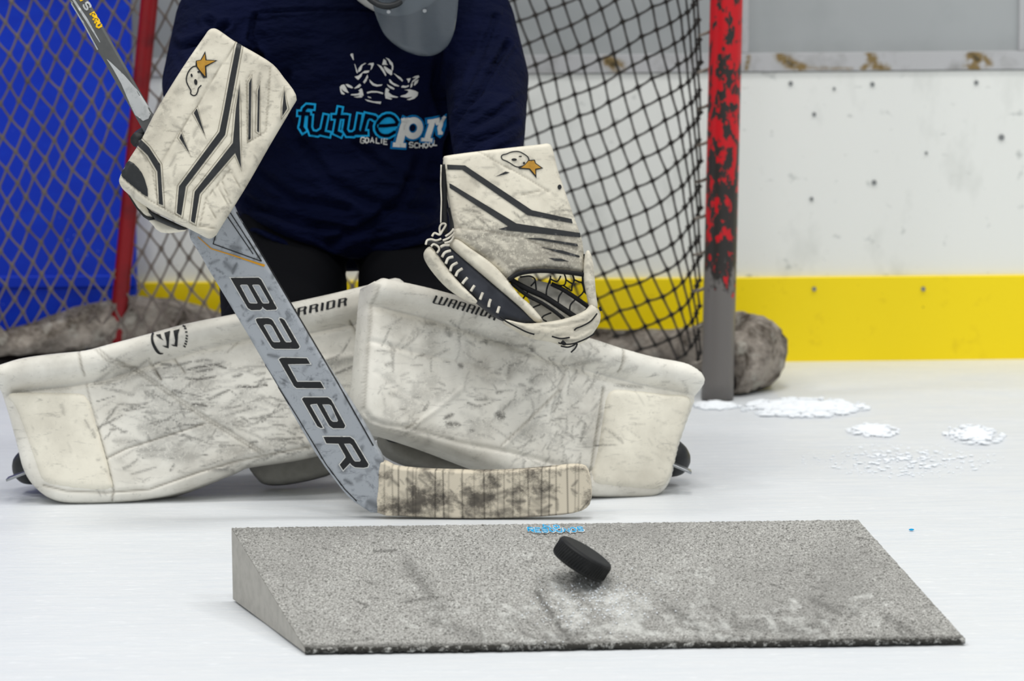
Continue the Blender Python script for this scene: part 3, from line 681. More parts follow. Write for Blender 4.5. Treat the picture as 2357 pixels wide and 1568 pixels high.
hand = [(cP((960, 570), (1040, 575)), 4, .8), (cP((1120, 610), (1200, 590), (1300, 575), (1370, 600)), 4, .9), (cP((1110, 655), (1200, 665), (1310, 645)), 3.5, .9), (cP((1180, 620), (1290, 600)), 5, .8), (cP((1410, 705), (1510, 712), (1610, 700)), 3, .95),
        (cP((1030, 740), (1110, 750)), 5, .7), (cP((1150, 815), (1200, 815), (1250, 825)), 4, .95), (cP((940, 600), (960, 650)), 3.5, .8), (cP((820, 1095), (900, 1090), (1000, 1085)), 9, .5), (cP((830, 1120), (990, 1120)), 8, .4), (cP((750, 855), (880, 830)), 2.5, .7),
        (cP((1000, 970), (1110, 940), (1220, 935)), 2.5, .7), (cP((1550, 900), (1620, 880)), 5, .7), (cP((1680, 1030), (1830, 1015)), 3, .8), (cP((1690, 1050), (1790, 1045)), 3, .7), (cP((1500, 1050), (1560, 1040)), 5, .7), (cP((370, 810), (385, 880)), 6, .6), (cP((510, 910), (540, 960)), 4, .7), (cP((550, 960), (575, 1020)), 5, .8),
        (cP((760, 580), (700, 545)), 5, .4), (cP((1240, 580), (1340, 570)), 5, .6), (cP((1540, 790), (1600, 770)), 8, .5), (cP((1660, 800), (1780, 795)), 3, .6), (cP((620, 720), (750, 735)), 3, .5), (cP((780, 1240), (950, 1190)), 3, .5), (cP((60, 735), (430, 715)), 6, .3)]
rstk = hand + scuffs(11, (210, 830, 780, 1085), 260, -12, 20, 14, 80, 1.5, 4, .15, .75) + scuffs(12, (30, 920, 240, 1130), 20, 60, 30, 8, 30, 1.5, 3, .1, .4) + scuffs(13, (330, 850, 760, 1060), 90, 35, 30, 8, 36, 2, 6, .2, .65) + scuffs(15, (250, 840, 760, 1060), 70, -8, 20, 30, 90, 8, 20, .12, .34)
def rrise(V):                                 # the outer roll stands proud along the upper edge
    d = segdist(V, rgro); g = np.array(rgro); yl = np.interp(V[:, 0], g[:, 0], g[:, 1]); s = np.clip((yl - V[:, 1]) / 40, 0, 1)
    return .018 * np.sin(np.clip(s, 0, 1) * math.pi / 2)
rtoe = cP((52, 752), (200, 742), (470, 745), (515, 762), (545, 810), (590, 970), (638, 1140), (660, 1230), (672, 1318), (560, 1328), (400, 1312), (262, 1278), (210, 1160), (150, 985), (90, 830))
rpad = leg_pad('leg_pad', 'worn white goalie leg pad with round emblem, lying left behind the stick', rp_out, RP, .085, rg, rst, rstk, rtoe, [], rrise, 'rpad')
# left leg pad (photo right), toe out to the right
LP = Plane((1480, 1140, 5.36), (870, 980, 5.235), (870, 655, 5.30))
lp_out = cL((160, 110), (178, 78), (215, 56), (275, 66), (500, 115), (760, 185), (950, 240), (1150, 315), (1350, 380), (1540, 438), (1700, 490), (1900, 545), (2085, 580), (2165, 618), (2208, 662), (2220, 715), (2190, 800), (2150, 905), (2112, 1010), (2075, 1130), (2050, 1250), (2020, 1335), (1960, 1393), (1880, 1415), (1750, 1410), (1520, 1396), (1300, 1340), (1100, 1290), (950, 1243), (850, 1208), (700, 1150), (520, 1082), (330, 1020), (200, 985), (130, 950), (100, 905), (95, 850), (105, 700), (130, 450))
lgro = cL((165, 215), (400, 268), (700, 350), (1050, 470), (1300, 560), (1600, 650), (1850, 715), (2190, 775))
lg = [(lgro, 13, .008), (cL((1700, 500), (1690, 560), (1680, 640)), 3, .004), (cL((1592, 735), (1570, 900), (1540, 1080), (1505, 1330)), 3.2, .004), (cL((150, 445), (450, 520), (800, 590), (980, 655)), 6, .003), (cL((420, 970), (560, 870), (720, 735)), 5, -.003), (cL((375, 985), (420, 960)), 3, .003),
      (cL((970, 1110), (1160, 930), (1330, 760), (1395, 560)), 5, -.003), (cL((105, 870), (150, 935), (240, 965), (400, 990), (700, 1080), (1000, 1135), (1300, 1210), (1520, 1250)), 5, .004), (cL((1005, 600), (985, 760), (960, 920)), 6, .002), (cL((180, 640), (330, 760), (480, 830)), 6, .0015)]
lst = [cL((955, 1100), (1145, 920), (1315, 750)), cL((180, 110), (155, 300), (130, 600), (112, 860))]
hand = [(cL((620, 360), (640, 420)), 11, .6), (cL((480, 335), (560, 340)), 6, .5), (cL((860, 430), (865, 460)), 7, .8), (cL((1130, 480), (1170, 510)), 5, .8), (cL((900, 440), (1060, 470), (1150, 485)), 4, .6), (cL((690, 590), (720, 610)), 8, .7), (cL((920, 900), (980, 920)), 14, .8), (cL((600, 930), (660, 900)), 5, .8),
        (cL((620, 960), (700, 970)), 7, .8), (cL((760, 1000), (790, 1010)), 6, .8), (cL((740, 830), (830, 860)), 3, .7), (cL((1000, 650), (1010, 600), (1090, 575)), 5, .6), (cL((1130, 700), (1190, 660)), 8, .6), (cL((1110, 760), (1160, 740)), 6, .6), (cL((920, 770), (970, 760)), 4, .7), (cL((440, 540), (490, 530)), 4, .6), (cL((1160, 630), (1250, 625)), 4, .6),
        (cL((1260, 545), (1350, 660)), 4, .6), (cL((1450, 1080), (1480, 960)), 5, .6), (cL((1600, 985), (1680, 1050), (1715, 1085)), 4, .7), (cL((1540, 1098), (1680, 1090)), 2.5, .8), (cL((1640, 850), (1610, 860)), 4, .7), (cL((1400, 590), (1560, 570)), 6, .5), (cL((1660, 720), (1850, 730)), 6, .5), (cL((1700, 640), (1780, 620)), 10, .3), (cL((230, 600), (290, 580)), 6, .5), (cL((250, 770), (330, 790)), 5, .4), (cL((720, 370), (1050, 460)), 12, .3)]
lstk = hand + scuffs(21, (860, 720, 1390, 1010), 200, -25, 45, 12, 60, 1.6, 4.5, .12, .6) + scuffs(22, (1200, 800, 1400, 1060), 90, 115, 20, 12, 60, 1.5, 3.5, .15, .55) + scuffs(23, (1390, 880, 1570, 1120), 50, 25, 30, 12, 50, 1.4, 3, .1, .4) + scuffs(24, (880, 720, 1400, 1020), 70, 10, 60, 20, 70, 8, 20, .1, .32) + scuffs(25, (880, 965, 1350, 1080), 40, 17, 8, 30, 90, 1.6, 3.5, .12, .4)
def lrise(V):
    g = np.array(lgro); yl = np.interp(V[:, 0], g[:, 0], g[:, 1]); s = np.clip((yl - V[:, 1]) / 40, 0, 1); return .018 * np.sin(s * math.pi / 2)
ltoe = cL((1668, 745), (1800, 752), (1980, 775), (2140, 800), (2105, 960), (2065, 1090), (2035, 1230), (1990, 1330), (1930, 1365), (1800, 1360), (1640, 1345), (1530, 1310), (1560, 1120), (1590, 930), (1615, 790))
lpad = leg_pad('leg_pad', 'worn white goalie leg pad lying right, under the catching glove', lp_out, LP, .085, lg, lst, lstk, ltoe, [], lrise, 'lpad')
# knee blocks and calf wraps on the inner side of each pad
for root, pl, o_, nm in ((lpad, LP, [(888, 1004), (905, 996), (1000, 1000), (1120, 1040), (1200, 1085), (1090, 1082), (1020, 1083), (960, 1068), (910, 1046), (893, 1025)], 'knee_block'), (rpad, RP, [(574, 1066), (640, 1035), (760, 1010), (800, 1035), (770, 1082), (700, 1104), (640, 1113), (606, 1110), (590, 1098)], 'knee_block')):
    V, Fc, px = inflate(catmull(o_, True, 3), pl.back(.088), .05, 12, 6); mk(nm, V, Fc, greyl.m, root)
V, Fc, px = inflate(catmull([(888, 1000), (912, 985), (985, 1000), (1000, 1018), (940, 1022), (895, 1016)], True, 3), LP.back(.086), .004, 3, 5); mk('black_strap', V, Fc, blk.m, lpad)
# lettering and emblem printed on the pads
def bars(c, segs, wd):
    out = []
    for s_ in segs: out += ribbon(c(*s_), wd)
    return out
wa = [[(290, 250), (200, 440)], [(445, 285), (350, 475)], [(590, 315), (480, 500)], [(705, 355), (600, 540)], [(840, 385), (735, 580)], [(940, 420), (845, 610)], [(1080, 460), (1055, 520), (985, 650)], [(1200, 490), (1105, 685)], [(1330, 530), (1305, 600), (1235, 725)], [(1450, 560), (1345, 755)], [(1565, 610), (1475, 780)], [(1690, 650), (1600, 800)], [(1780, 735), (1705, 855)], [(1905, 760), (1870, 840), (1840, 910)]]
wth = [[(200, 440), (350, 475), (480, 500)], [(705, 355), (840, 385)], [(660, 445), (800, 480)], [(940, 420), (1080, 460)], [(900, 520), (1045, 545)], [(1200, 490), (1330, 530)], [(1160, 590), (1290, 620)], [(1565, 610), (1690, 650)], [(1475, 780), (1600, 800)], [(1780, 735), (1905, 760)], [(1745, 810), (1870, 830)]]
decal('lettering', bars(cWa, wa, 4.8) + bars(cWa, wth, 1.6), 'lpad', inkk.m, FACE['lpad'], .0012, 4, 'black printed lettering')
wb = [[(330, 770), (345, 620)], [(470, 740), (490, 570)], [(530, 560), (525, 700)], [(620, 540), (605, 700)], [(765, 510), (735, 580), (745, 672)], [(870, 485), (850, 640)], [(1005, 460), (980, 535), (995, 620)], [(1115, 430), (1095, 595)], [(1225, 410), (1208, 570)], [(1355, 380), (1340, 525)], [(1470, 355), (1450, 520)], [(1605, 335), (1575, 405), (1590, 490)]]
wt = [[(620, 540), (765, 510)], [(610, 615), (735, 580)], [(870, 485), (1005, 460)], [(860, 560), (980, 535)], [(1225, 410), (1355, 380)], [(1208, 568), (1340, 525)], [(1470, 355), (1605, 335)], [(1460, 430), (1575, 405)]]
decal('lettering', bars(cWb, wb, 6.0) + bars(cWb, wt, 1.8), 'rpad', inkk.m, FACE['rpad'], .0012, 4, 'black printed lettering')
em = ribbon(catmull(cW((325, 680), (290, 800), (300, 950), (360, 1110), (450, 1250), (540, 1325), (650, 1330)), False, 3), [4.5, 5, 5, 5.2, 5.4, 5.6, 5.8, 6, 6.2, 6.4, 6.6, 6.6, 6.4, 6, 5, 4, 3, 2, 1])
em += [(cW((410, 735), (570, 712), (590, 820), (670, 915), (540, 845)), []), (cW((690, 670), (885, 605), (850, 800), (825, 1160), (700, 1120), (610, 1070), (760, 1085), (760, 950)), []), (cW((990, 600), (1195, 548), (1140, 700), (1110, 1105), (980, 1085), (895, 1035), (1020, 1050), (1040, 900)), [])]
for s_ in [((1290, 440), (1390, 470)), ((1340, 520), (1420, 535)), ((1370, 640), (1450, 640)), ((1390, 745), (1465, 765)), ((1380, 820), (1450, 860)), ((1370, 910), (1440, 950)), ((1340, 990), (1420, 1030)), ((1310, 1070), (1380, 1115))]: em += ribbon(cW(*s_), 3.2)
decal('round_emblem', em, 'rpad', inkk.m, FACE['rpad'], .0012, 3, 'black round emblem')

# ------------------------------------------------------------------ goalie stick
sp_ = G(1100, 1193); SY = float(sp_[1])
SP = Plane((1100, 1195, SY), (500, 560, SY + .02), (1350, 1120, SY - .012))
st = thing('goalie_stick', (sp_[0] - .2, SY, 0), 'scuffed silver grey goalie stick with black lettering standing on its taped blade', 'hockey stick')
pad_out = [(430, 515), (462, 590), (500, 655), (560, 755), (640, 893), (720, 1035), (768, 1103), (800, 1143), (830, 1166), (872, 1182), (876, 1100), (882, 1062), (862, 1025), (842, 985), (800, 917), (740, 825), (660, 690), (610, 606), (548, 505), (522, 470)]
sstk = scuffs(31, (440, 500, 880, 1180), 230, 75, 60, 6, 30, 1.5, 6, .25, .85) + [(cSt((230, 230), (290, 240)), 9, .6), (cSt((200, 300), (250, 350)), 7, .6), (cSt((900, 1470), (960, 1500)), 12, .7), (cSt((760, 1290), (800, 1330)), 8, .6), (cSt((940, 1270), (1000, 1290)), 8, .6)]
V, Fc, px = inflate(catmull(pad_out, True, 2), SP, .024, 5, 4.5, [(cSt((35, 200), (170, 420), (420, 830), (640, 1180), (790, 1400)), 2, .0008)]); d_ = paint(px, sstk)
PD = mk('paddle', V, Fc, stick.m, st, attr={'dirt': d_}, keep='paddle')
bl_out = [(874, 1064), (905, 1076), (960, 1083), (1040, 1086), (1150, 1087), (1250, 1080), (1310, 1074), (1338, 1075), (1352, 1085), (1360, 1118), (1360, 1152), (1350, 1170), (1320, 1182), (1250, 1190), (1120, 1195), (1000, 1193), (920, 1189), (868, 1181), (870, 1120)]
tl_ = [([(x, 1066), (x + rr_.uniform(-3, 3), 1195)], 1.7, rr_.uniform(.4, 1)) for x in (885, 902, 917, 938, 950, 958, 1002, 1019, 1033, 1063, 1090, 1113, 1127, 1144, 1160, 1180, 1195, 1215, 1247, 1265, 1280, 1305, 1325, 1332)]
bstk = scuffs(33, (885, 1080, 1340, 1150), 40, 60, 30, 10, 30, 2, 6, .3, .8) + scuffs(34, (880, 1130, 1240, 1185), 70, 10, 25, 15, 50, 4, 9, .3, .8) + scuffs(35, (880, 1075, 990, 1140), 14, 40, 30, 15, 30, 4, 8, .4, .8) + [([(875, 1190), (1000, 1194), (1150, 1195), (1330, 1182), (1358, 1150)], 3, .9)]
V, Fc, px = inflate(catmull(bl_out, True, 2), SP.back(-.0012), .026, 4, 2.7, [(l, 1.5, .0005) for l, w_, a_ in tl_])
mk('taped_blade', V, Fc, tape.m, st, attr={'dirt': paint(px, bstk), 'seam': paint(px, tl_, False)}, keep='blade', label='blade wrapped in scuffed cloth tape')
LT = [(cB1((85, 155), (590, 150), (640, 190), (920, 700), (905, 725), (740, 735), (690, 705), (655, 668), (655, 700), (620, 732), (460, 735), (400, 700)), [cB1((255, 290), (280, 275), (380, 275), (400, 290), (575, 608), (560, 618), (450, 615), (420, 600)), cB1((475, 290), (490, 275), (590, 275), (615, 290), (785, 590), (775, 615), (680, 618), (655, 600))]),
      (cB1((540, 905), (570, 885), (760, 880), (820, 900), (850, 930), (1060, 1290), (1090, 1318), (1170, 1318), (1190, 1300), (965, 900), (975, 882), (1010, 885), (1060, 920), (1330, 1390), (1320, 1420), (1290, 1435), (880, 1432), (830, 1400), (560, 960)), [cB1((680, 1010), (720, 990), (800, 995), (840, 1030), (985, 1300), (970, 1315), (870, 1315), (840, 1295))]),
      (cB2((112, 190), (130, 175), (150, 170), (435, 175), (475, 240), (215, 245), (325, 450), (595, 450), (640, 525), (320, 522), (290, 500)), []),
      (cB2((380, 650), (400, 632), (680, 632), (720, 660), (885, 960), (870, 990), (745, 990), (700, 960), (555, 705), (485, 712), (475, 720), (625, 985), (600, 988), (560, 965)), [cB2((615, 712), (700, 712), (725, 730), (800, 900), (790, 915), (740, 915), (715, 895))]),
      (cB2((630, 1090), (940, 1092), (985, 1125), (1155, 1410), (1145, 1440), (1100, 1450), (1000, 1445), (960, 1420), (940, 1395), (860, 1478), (820, 1415), (890, 1330), (885, 1310), (805, 1170), (665, 1165)), [cB2((870, 1170), (940, 1168), (965, 1190), (1065, 1360), (1055, 1378), (1000, 1378), (980, 1360))])]
ol_ = []
for o_, hs in LT:
    ol_ += ribbon(o_, 4.6, True)
    for h_ in hs: ol_ += ribbon(h_, 4.0, True)
for (o_, hs) in LT:
    decal('letter_outline', ribbon(o_, 4.6, True) + sum([ribbon(h_, 4.0, True) for h_ in hs], []), 'paddle', printw.m, PD, .0006, 5)
    decal('letter', [(o_, hs)], 'paddle', inkk.m, PD, .0011, 5)
gl_ = bars(cSt, [[(30, 190), (110, 330), (330, 690), (560, 1060), (700, 1290), (790, 1410), (850, 1470)], [(262, 60), (400, 290), (560, 560), (760, 900), (880, 1110), (930, 1200)], [(222, 45), (300, 165), (385, 300)], [(205, 60), (280, 170), (335, 250), (345, 265)], [(172, 140), (150, 215), (385, 300)]], 2.2); decal('thin_stripe', gl_, 'paddle', inkk.m, PD, .0008, 4)
decal('orange_stripe', ribbon(cSt((75, 180), (140, 238), (260, 275), (400, 322)), [1.5, 2.5, 3, 5]), 'paddle', ora.m, PD, .0009, 4)
# shaft: four-sided tube rising behind the blocker
sA, sB = P(488, 540, SY + .035), P(181, 0, SY + .10); sd = (sB - sA) / np.linalg.norm(sB - sA); sC = sB + sd * .34
def quad_bar(a, b, u, v, hw, hd, bev):
    sec = [(-hw + bev, -hd), (hw - bev, -hd), (hw, -hd + bev), (hw, hd - bev), (hw - bev, hd), (-hw + bev, hd), (-hw, hd - bev), (-hw, -hd + bev)]; V = []; n = 14
    for i in range(n):
        c = a + (b - a) * i / (n - 1)
        for x, y in sec: V.append(c + u * x + v * y)
    Fc = [(i * 8 + k, i * 8 + (k + 1) % 8, (i + 1) * 8 + (k + 1) % 8, (i + 1) * 8 + k) for i in range(n - 1) for k in range(8)] + [tuple(range(8))[::-1], tuple((n - 1) * 8 + k for k in range(8))]
    return V, Fc
vv = FW - sd * (FW @ sd); vv /= np.linalg.norm(vv); uu = np.cross(vv, sd); uu /= np.linalg.norm(uu)
V, Fc = quad_bar(sA, sC, uu, vv, .0122, .0095, .003); SF = mk('shaft', V, Fc, shaftm.m, st, smooth=False, keep='shaft', label='dark grey upper shaft')
V, Fc = quad_bar(sC, sC + sd * .05, uu, vv, .017, .014, .005); mk('butt_end', V, Fc, tape.m, st)
decal('shaft_light_panel', [(cSh((590, 760), (640, 800), (820, 970), (1000, 1180), (1170, 1440), (1130, 1530), (1060, 1560), (960, 1480), (860, 1270), (780, 1080), (680, 900)), [])], 'shaft', shaftl.m, SF, .0006, 4)
decal('shaft_stripe', ribbon(cSh((160, -10), (330, 250), (505, 545)), [5, 6, 1.5]) + ribbon(cSh((120, 10), (290, 290), (480, 640)), [3, 3, 3]) , 'shaft', shaftl.m, SF, .0006, 4)
dn_, up_ = np.array((.50, .87)), np.array((.86, -.5)); sh_t = []
for k, ch in enumerate('PRO'): sh_t += glyph(ch, np.array(cSh((375, 190))[0]) + dn_ * k * 13.4 + up_ * 12, dn_ * 9.5, -up_ * 12, 4.2)
decal('shaft_lettering', sh_t + glyph('I', np.array(cSh((238, -30))[0]) + up_ * 12, dn_ * 11, -up_ * 14, 8), 'shaft', yel.m, SF, .001, 3, 'yellow lettering')
decal('shaft_letter', glyph('S', np.array(cSh((290, 60))[0]) + up_ * 12, dn_ * 14, -up_ * 13, 4), 'shaft', shaftl.m, SF, .001, 3)

# ------------------------------------------------------------------ blocker
BP = Plane((490, 540, SY - .075), (275, 420, SY - .060), (480, 70, SY + .0))
bk = thing('blocker', P(480, 400, SY - .03) - np.array((0, 0, .12)), 'white goalie blocker with black stripes covering the hand on the stick', 'blocker')
bo = cA((665, 150), (695, 108), (725, 95), (765, 108), (880, 188), (1000, 255), (1125, 335), (1200, 425), (1280, 540), (1250, 615), (1100, 870), (940, 1150), (765, 1430), (740, 1470), (695, 1492), (630, 1462), (510, 1400), (300, 1295), (150, 1190), (100, 1135), (105, 1080), (170, 960), (240, 850), (330, 670), (450, 470), (560, 300))
bse = [cA((880, 200), (690, 490), (620, 620), (480, 830), (375, 1015)), cA((1110, 360), (1095, 600), (1080, 780)), cA((840, 1045), (680, 1240), (635, 1430)), cA((760, 1150), (830, 1290)), cA((680, 1240), (745, 1370)), cA((850, 1050), (905, 1165)), cA((790, 1130), (845, 1270)), cA((985, 405), (950, 440), (960, 860), (1000, 840), (1080, 790)), cA((250, 930), (320, 1040), (360, 1275)), cA((118, 1095), (295, 1245), (600, 1418), (745, 1440))]
for a_, b_ in (((870, 210), (830, 430)), ): pass
bst = scuffs(41, (290, 80, 660, 520), 170, -35, 60, 8, 36, 1.4, 5, .1, .5) + scuffs(42, (310, 120, 650, 500), 90, 20, 60, 10, 40, 6, 16, .08, .3)
V, Fc, px = inflate(catmull(bo, True, 3), BP, .034, 13, 4.2, [(s_, 2.2, .0013) for s_ in bse]); BD = mk('board', V, Fc, glovew.m, bk, attr={'dirt': paint(px, bst), 'seam': seampaint(px, [(s_, .7) for s_ in bse], 1.6)}, keep='board')
stripes = [cA((885, 205), (918, 212), (855, 560), (808, 815), (545, 1160), (515, 1355), (485, 1335), (500, 1160), (770, 795), (800, 650), (840, 430)), cA((905, 470), (903, 640), (905, 850), (915, 1040), (875, 935), (638, 1210), (605, 1405), (580, 1390), (605, 1195), (860, 870), (880, 640)),
           cA((985, 430), (978, 840), (965, 850), (968, 470)), cA((1040, 475), (1035, 800), (1022, 790), (1028, 520)), cA((1203, 510), (1220, 640), (1188, 690), (1195, 600)), cA((620, 640), (675, 825), (600, 670)), cA((515, 805), (572, 945), (503, 835)), cA((250, 850), (300, 900), (375, 1015), (393, 1285), (368, 1275), (355, 1060), (290, 950), (228, 890))]
for s_ in stripes: decal('stripe', [(s_, [])], 'board', blk.m, BD, .0011, 4)
el = []
for s_ in stripes: el += ribbon(offset(s_, 4.2), 1.1, True)
decal('stitching', el, 'board', seamk.m, BD, .0009, 5)
decal('corner_patch', [(catmull(cA((170, 990), (230, 1040), (270, 1110), (293, 1228), (200, 1160), (120, 1090), (140, 1040)), True, 2), [])], 'board', blk.m, BD, .0018, 5, 'shiny black corner patch')
def emblem(c, target, root, head, hw, star, starin, eyes, pre):
    decal(pre + 'outline', ribbon(catmull(c(*head), False, 3), hw), target, inkk.m, root, .0012, 3)
    decal(pre + 'star_edge', [(c(*star), [])], target, inkk.m, root, .0014, 3); decal(pre + 'star', [(c(*starin), [])], target, gold.m, root, .0019, 3, 'gold star patch')
    decal(pre + 'dots', [(c(*ellipse(*e)), []) for e in eyes], target, inkk.m, root, .0014, 3)
emblem(cK, 'board', BD, [(490, 590), (400, 600), (320, 660), (250, 770), (215, 900), (225, 1010), (280, 1130), (330, 1220), (325, 1300), (400, 1350), (470, 1320), (510, 1230), (525, 1160), (600, 1080)], 2.8, [(700, 200), (735, 425), (1020, 440), (725, 605), (745, 885), (650, 900), (560, 740), (450, 590), (455, 450), (580, 425)], [(690, 275), (708, 445), (960, 455), (692, 585), (705, 860), (560, 690), (500, 600), (478, 465), (600, 440)], [(350, 830, 26, 48, -.2), (455, 1000, 42, 78, -.15), (530, 740, 34, 26)], 'emblem_')
# finger protection and gripping hand behind the board
B2 = BP.back(.030)
for nm, o_, m_, pl in (('finger_guard', cBl((200, 430), (420, 560), (600, 700), (720, 900), (690, 935), (580, 915), (430, 760), (280, 530)), glovew.m, B2), ('finger_guard', cBl((560, 900), (730, 930), (950, 1000), (1330, 1120), (1300, 1175), (1150, 1200), (1000, 1215), (860, 1200), (765, 1140), (725, 1080)), glovew.m, B2.back(.01)),
                       ('guard_trim', cBl((250, 500), (300, 560), (430, 750), (560, 895), (680, 935), (770, 930), (760, 970), (640, 985), (540, 920), (400, 750)), blk.m, B2.back(-.002)), ('guard_trim', cBl((560, 710), (700, 830), (900, 930), (1120, 1035), (1340, 1135), (1290, 1155), (1180, 1155), (980, 1080), (780, 990), (650, 860)), blk.m, B2.back(-.004))):
    V, Fc, px = inflate(np.array(o_), pl, .014, 7, 4.5); mk(nm, V, Fc, m_, bk)
def seg(t): return sA + sd * t
hc = .135
for k in range(4):                            # four fingers curl round the shaft, thumb on the far side
    c = seg(hc - .033 + k * .022); r_ = [.0105, .0108, .0108, .0095][k]; pts = [c + uu * .031 + vv * -.012, c + uu * .030 + vv * .018, c + uu * .008 + vv * .027, c - uu * .018 + vv * .024, c - uu * .027 + vv * .006, c - uu * .022 - vv * .012]
    V, Fc = tube(catmull(pts, False, 4), r_, 10); mk('finger', V, Fc, blk.m, bk)
V, Fc = tube(catmull([seg(hc + .03) + uu * .033, seg(hc + .05) + uu * .012 + vv * .024, seg(hc + .05) - uu * .018 + vv * .02, seg(hc + .045) - uu * .027], False, 4), .012, 10); mk('thumb', V, Fc, blk.m, bk)
V, Fc, _ = union(chain((seg(hc) + uu * .036 - vv * .016, .022), (seg(hc + .03) + uu * .04 + vv * .0, .026)) + chain((seg(hc - .03) + uu * .034 - vv * .014, .02), (seg(hc + .03) + uu * .04, .026)), .005, 6); mk('palm', V, Fc, blk.m, bk)

# ------------------------------------------------------------------ catching glove
GP = Plane((1250, 740, 5.215), (1030, 520, 5.24), (1264, 330, 5.30))
cg = thing('catching_glove', P(1190, 770, 5.24), 'white goalie catching glove with black stripes and laced pocket resting on the pad', 'catching glove')
fo = cT((250, 180), (268, 164), (480, 135), (700, 110), (900, 88), (952, 82), (985, 112), (1022, 260), (1080, 430), (1140, 600), (1182, 720), (1196, 790), (1203, 880), (1195, 962), (1100, 948), (930, 936), (800, 948), (730, 972), (682, 1022), (620, 960), (540, 892), (430, 812), (335, 755), (302, 722), (318, 650), (300, 560), (276, 430), (262, 330), (250, 230))
gst = scuffs(51, (1040, 470, 1330, 630), 200, 25, 25, 12, 60, 1.5, 4.5, .15, .7) + scuffs(52, (1040, 350, 1330, 470), 60, 15, 40, 10, 40, 2, 7, .08, .35) + scuffs(53, (1060, 515, 1330, 640), 120, 22, 20, 20, 80, 8, 20, .3, .7)
gse = [cT((480, 140), (560, 190), (700, 270)), cT((310, 660), (520, 680), (700, 720), (760, 720)), cT((770, 440), (900, 410)), cT((660, 240), (820, 330), (960, 420)), cT((765, 725), (900, 780), (1000, 830))]
V, Fc, px = inflate(catmull(fo, True, 3), GP, .032, 12, 4.2, [(s_, 2.4, .0014) for s_ in gse] + [(cT((330, 760), (560, 880), (680, 1010)), 8, .004)])
GF = mk('glove_face', V, Fc, glovew.m, cg, attr={'dirt': paint(px, gst), 'seam': seampaint(px, [(s_, .55) for s_ in gse], 1.8)}, keep='gface')
for s_ in [((265, 235), (385, 240), (840, 545), (1110, 605), (1118, 635), (810, 578), (365, 270), (268, 268)), ((280, 360), (735, 635), (1165, 700), (1170, 730), (720, 688), (610, 675), (680, 655), (285, 395)), ((790, 735), (900, 735), (1150, 775), (1155, 792), (930, 755)), ((895, 795), (1050, 820), (1165, 855), (1165, 868), (1000, 828)), ((950, 870), (1040, 875), (1095, 895), (1000, 890)), ((590, 318), (660, 282), (690, 288), (670, 297))]:
    decal('stripe', [(cT(*s_), [])], 'gface', blk.m, GF, .0011, 4)
emblem(cK2, 'gface', GF, [(1370, 610), (1330, 500), (1200, 400), (1050, 320), (900, 300), (700, 330), (560, 390), (430, 420), (370, 490), (420, 590), (560, 650), (700, 730), (860, 830), (1000, 870)], 2.6, [(1340, 610), (1580, 595), (1620, 720), (1890, 910), (1630, 960), (1640, 1270), (1370, 950), (1010, 930), (960, 850), (1200, 790)], [(1350, 650), (1545, 635), (1590, 740), (1800, 890), (1590, 930), (1600, 1150), (1400, 915), (1080, 890), (1230, 790)], [(1055, 480, 62, 24, -.05), (835, 595, 100, 46), (1190, 720, 44, 46)], 'emblem_')
decal('vent_hole', [(cT(*ellipse(1028, 388, 13, 17)), [])], 'gface', inkk.m, GF, .0014, 2)
def gslab(o_, pl, th, rr, step, nm, mt):
    V, Fc, px = inflate(catmull(o_, True, 3), pl, th, rr, step); mk(nm, V, Fc, mt, cg, attr={'dirt': paint(px, scuffs(len(nm), (px[:, 0].min(), px[:, 1].min(), px[:, 0].max(), px[:, 1].max()), 50, 42, 20, 10, 40, 2, 7, .1, .45))})
gcol = lambda o_, pl, th, rr, step, nm, mt, dirt=None: gslab(o_, pl, th, rr, step, nm, mt)
gcol(cT((300, 748), (340, 738), (430, 802), (560, 892), (660, 992), (760, 1120), (830, 1180), (920, 1290), (860, 1290), (760, 1190), (620, 1070), (480, 950), (360, 850), (285, 778)), GP.back(-.004), .03, 9, 4.5, 'thumb_strip', glovew.m)
gcol(cT((215, 800), (265, 772), (330, 815), (480, 950), (620, 1070), (760, 1190), (890, 1300), (780, 1312), (690, 1290), (600, 1250), (480, 1160), (380, 1060), (290, 950), (230, 870)), GP.back(.004), .035, 12, 5, 'inner_band', navyb.m)
gcol(cT((125, 800), (160, 788), (210, 850), (290, 960), (380, 1060), (460, 1140), (468, 1162), (400, 1140), (280, 1060), (190, 965), (130, 880), (114, 830)), GP.back(-.006), .03, 11, 5, 'outer_roll', glovew.m)
rimo = cT((660, 1282), (800, 1308), (950, 1298), (1100, 1268), (1210, 1218), (1255, 1175), (1308, 1225), (1312, 1290), (1282, 1350), (1230, 1410), (1150, 1442), (1070, 1448), (1000, 1420), (860, 1395), (760, 1350))
V, Fc, px = inflate(catmull(rimo, True, 3), GP.back(-.014), .04, 13, 4.5, [(cT((800, 1330), (1000, 1340), (1200, 1300), (1290, 1240)), 3, .002), (cT((1130, 1360), (1200, 1320), (1290, 1260)), 2, .002), (cT((1000, 1400), (1150, 1400), (1270, 1330)), 3, .002)])
mk('pocket_rim', V, Fc, glovew.m, cg, attr={'dirt': paint(px, scuffs(55, (1170, 735, 1385, 795), 40, -12, 12, 15, 50, 1.2, 2.5, .1, .4))}, keep='rim', label='white leather pocket rim')
gcol(cT((1212, 832), (1240, 822), (1265, 920), (1280, 1100), (1292, 1205), (1250, 1205), (1222, 1100), (1202, 980)), GP.back(-.012), .022, 8, 4.5, 'rim_strap', glovew.m)
gcol(cG2((300, 270), (470, 240), (560, 300), (800, 355), (1000, 470), (1200, 600), (1390, 735), (1330, 840), (1200, 900), (900, 950), (640, 960), (420, 800), (480, 640), (330, 420)), GP.back(.034), .008, 4, 6, 'pocket_back', pbk.m)
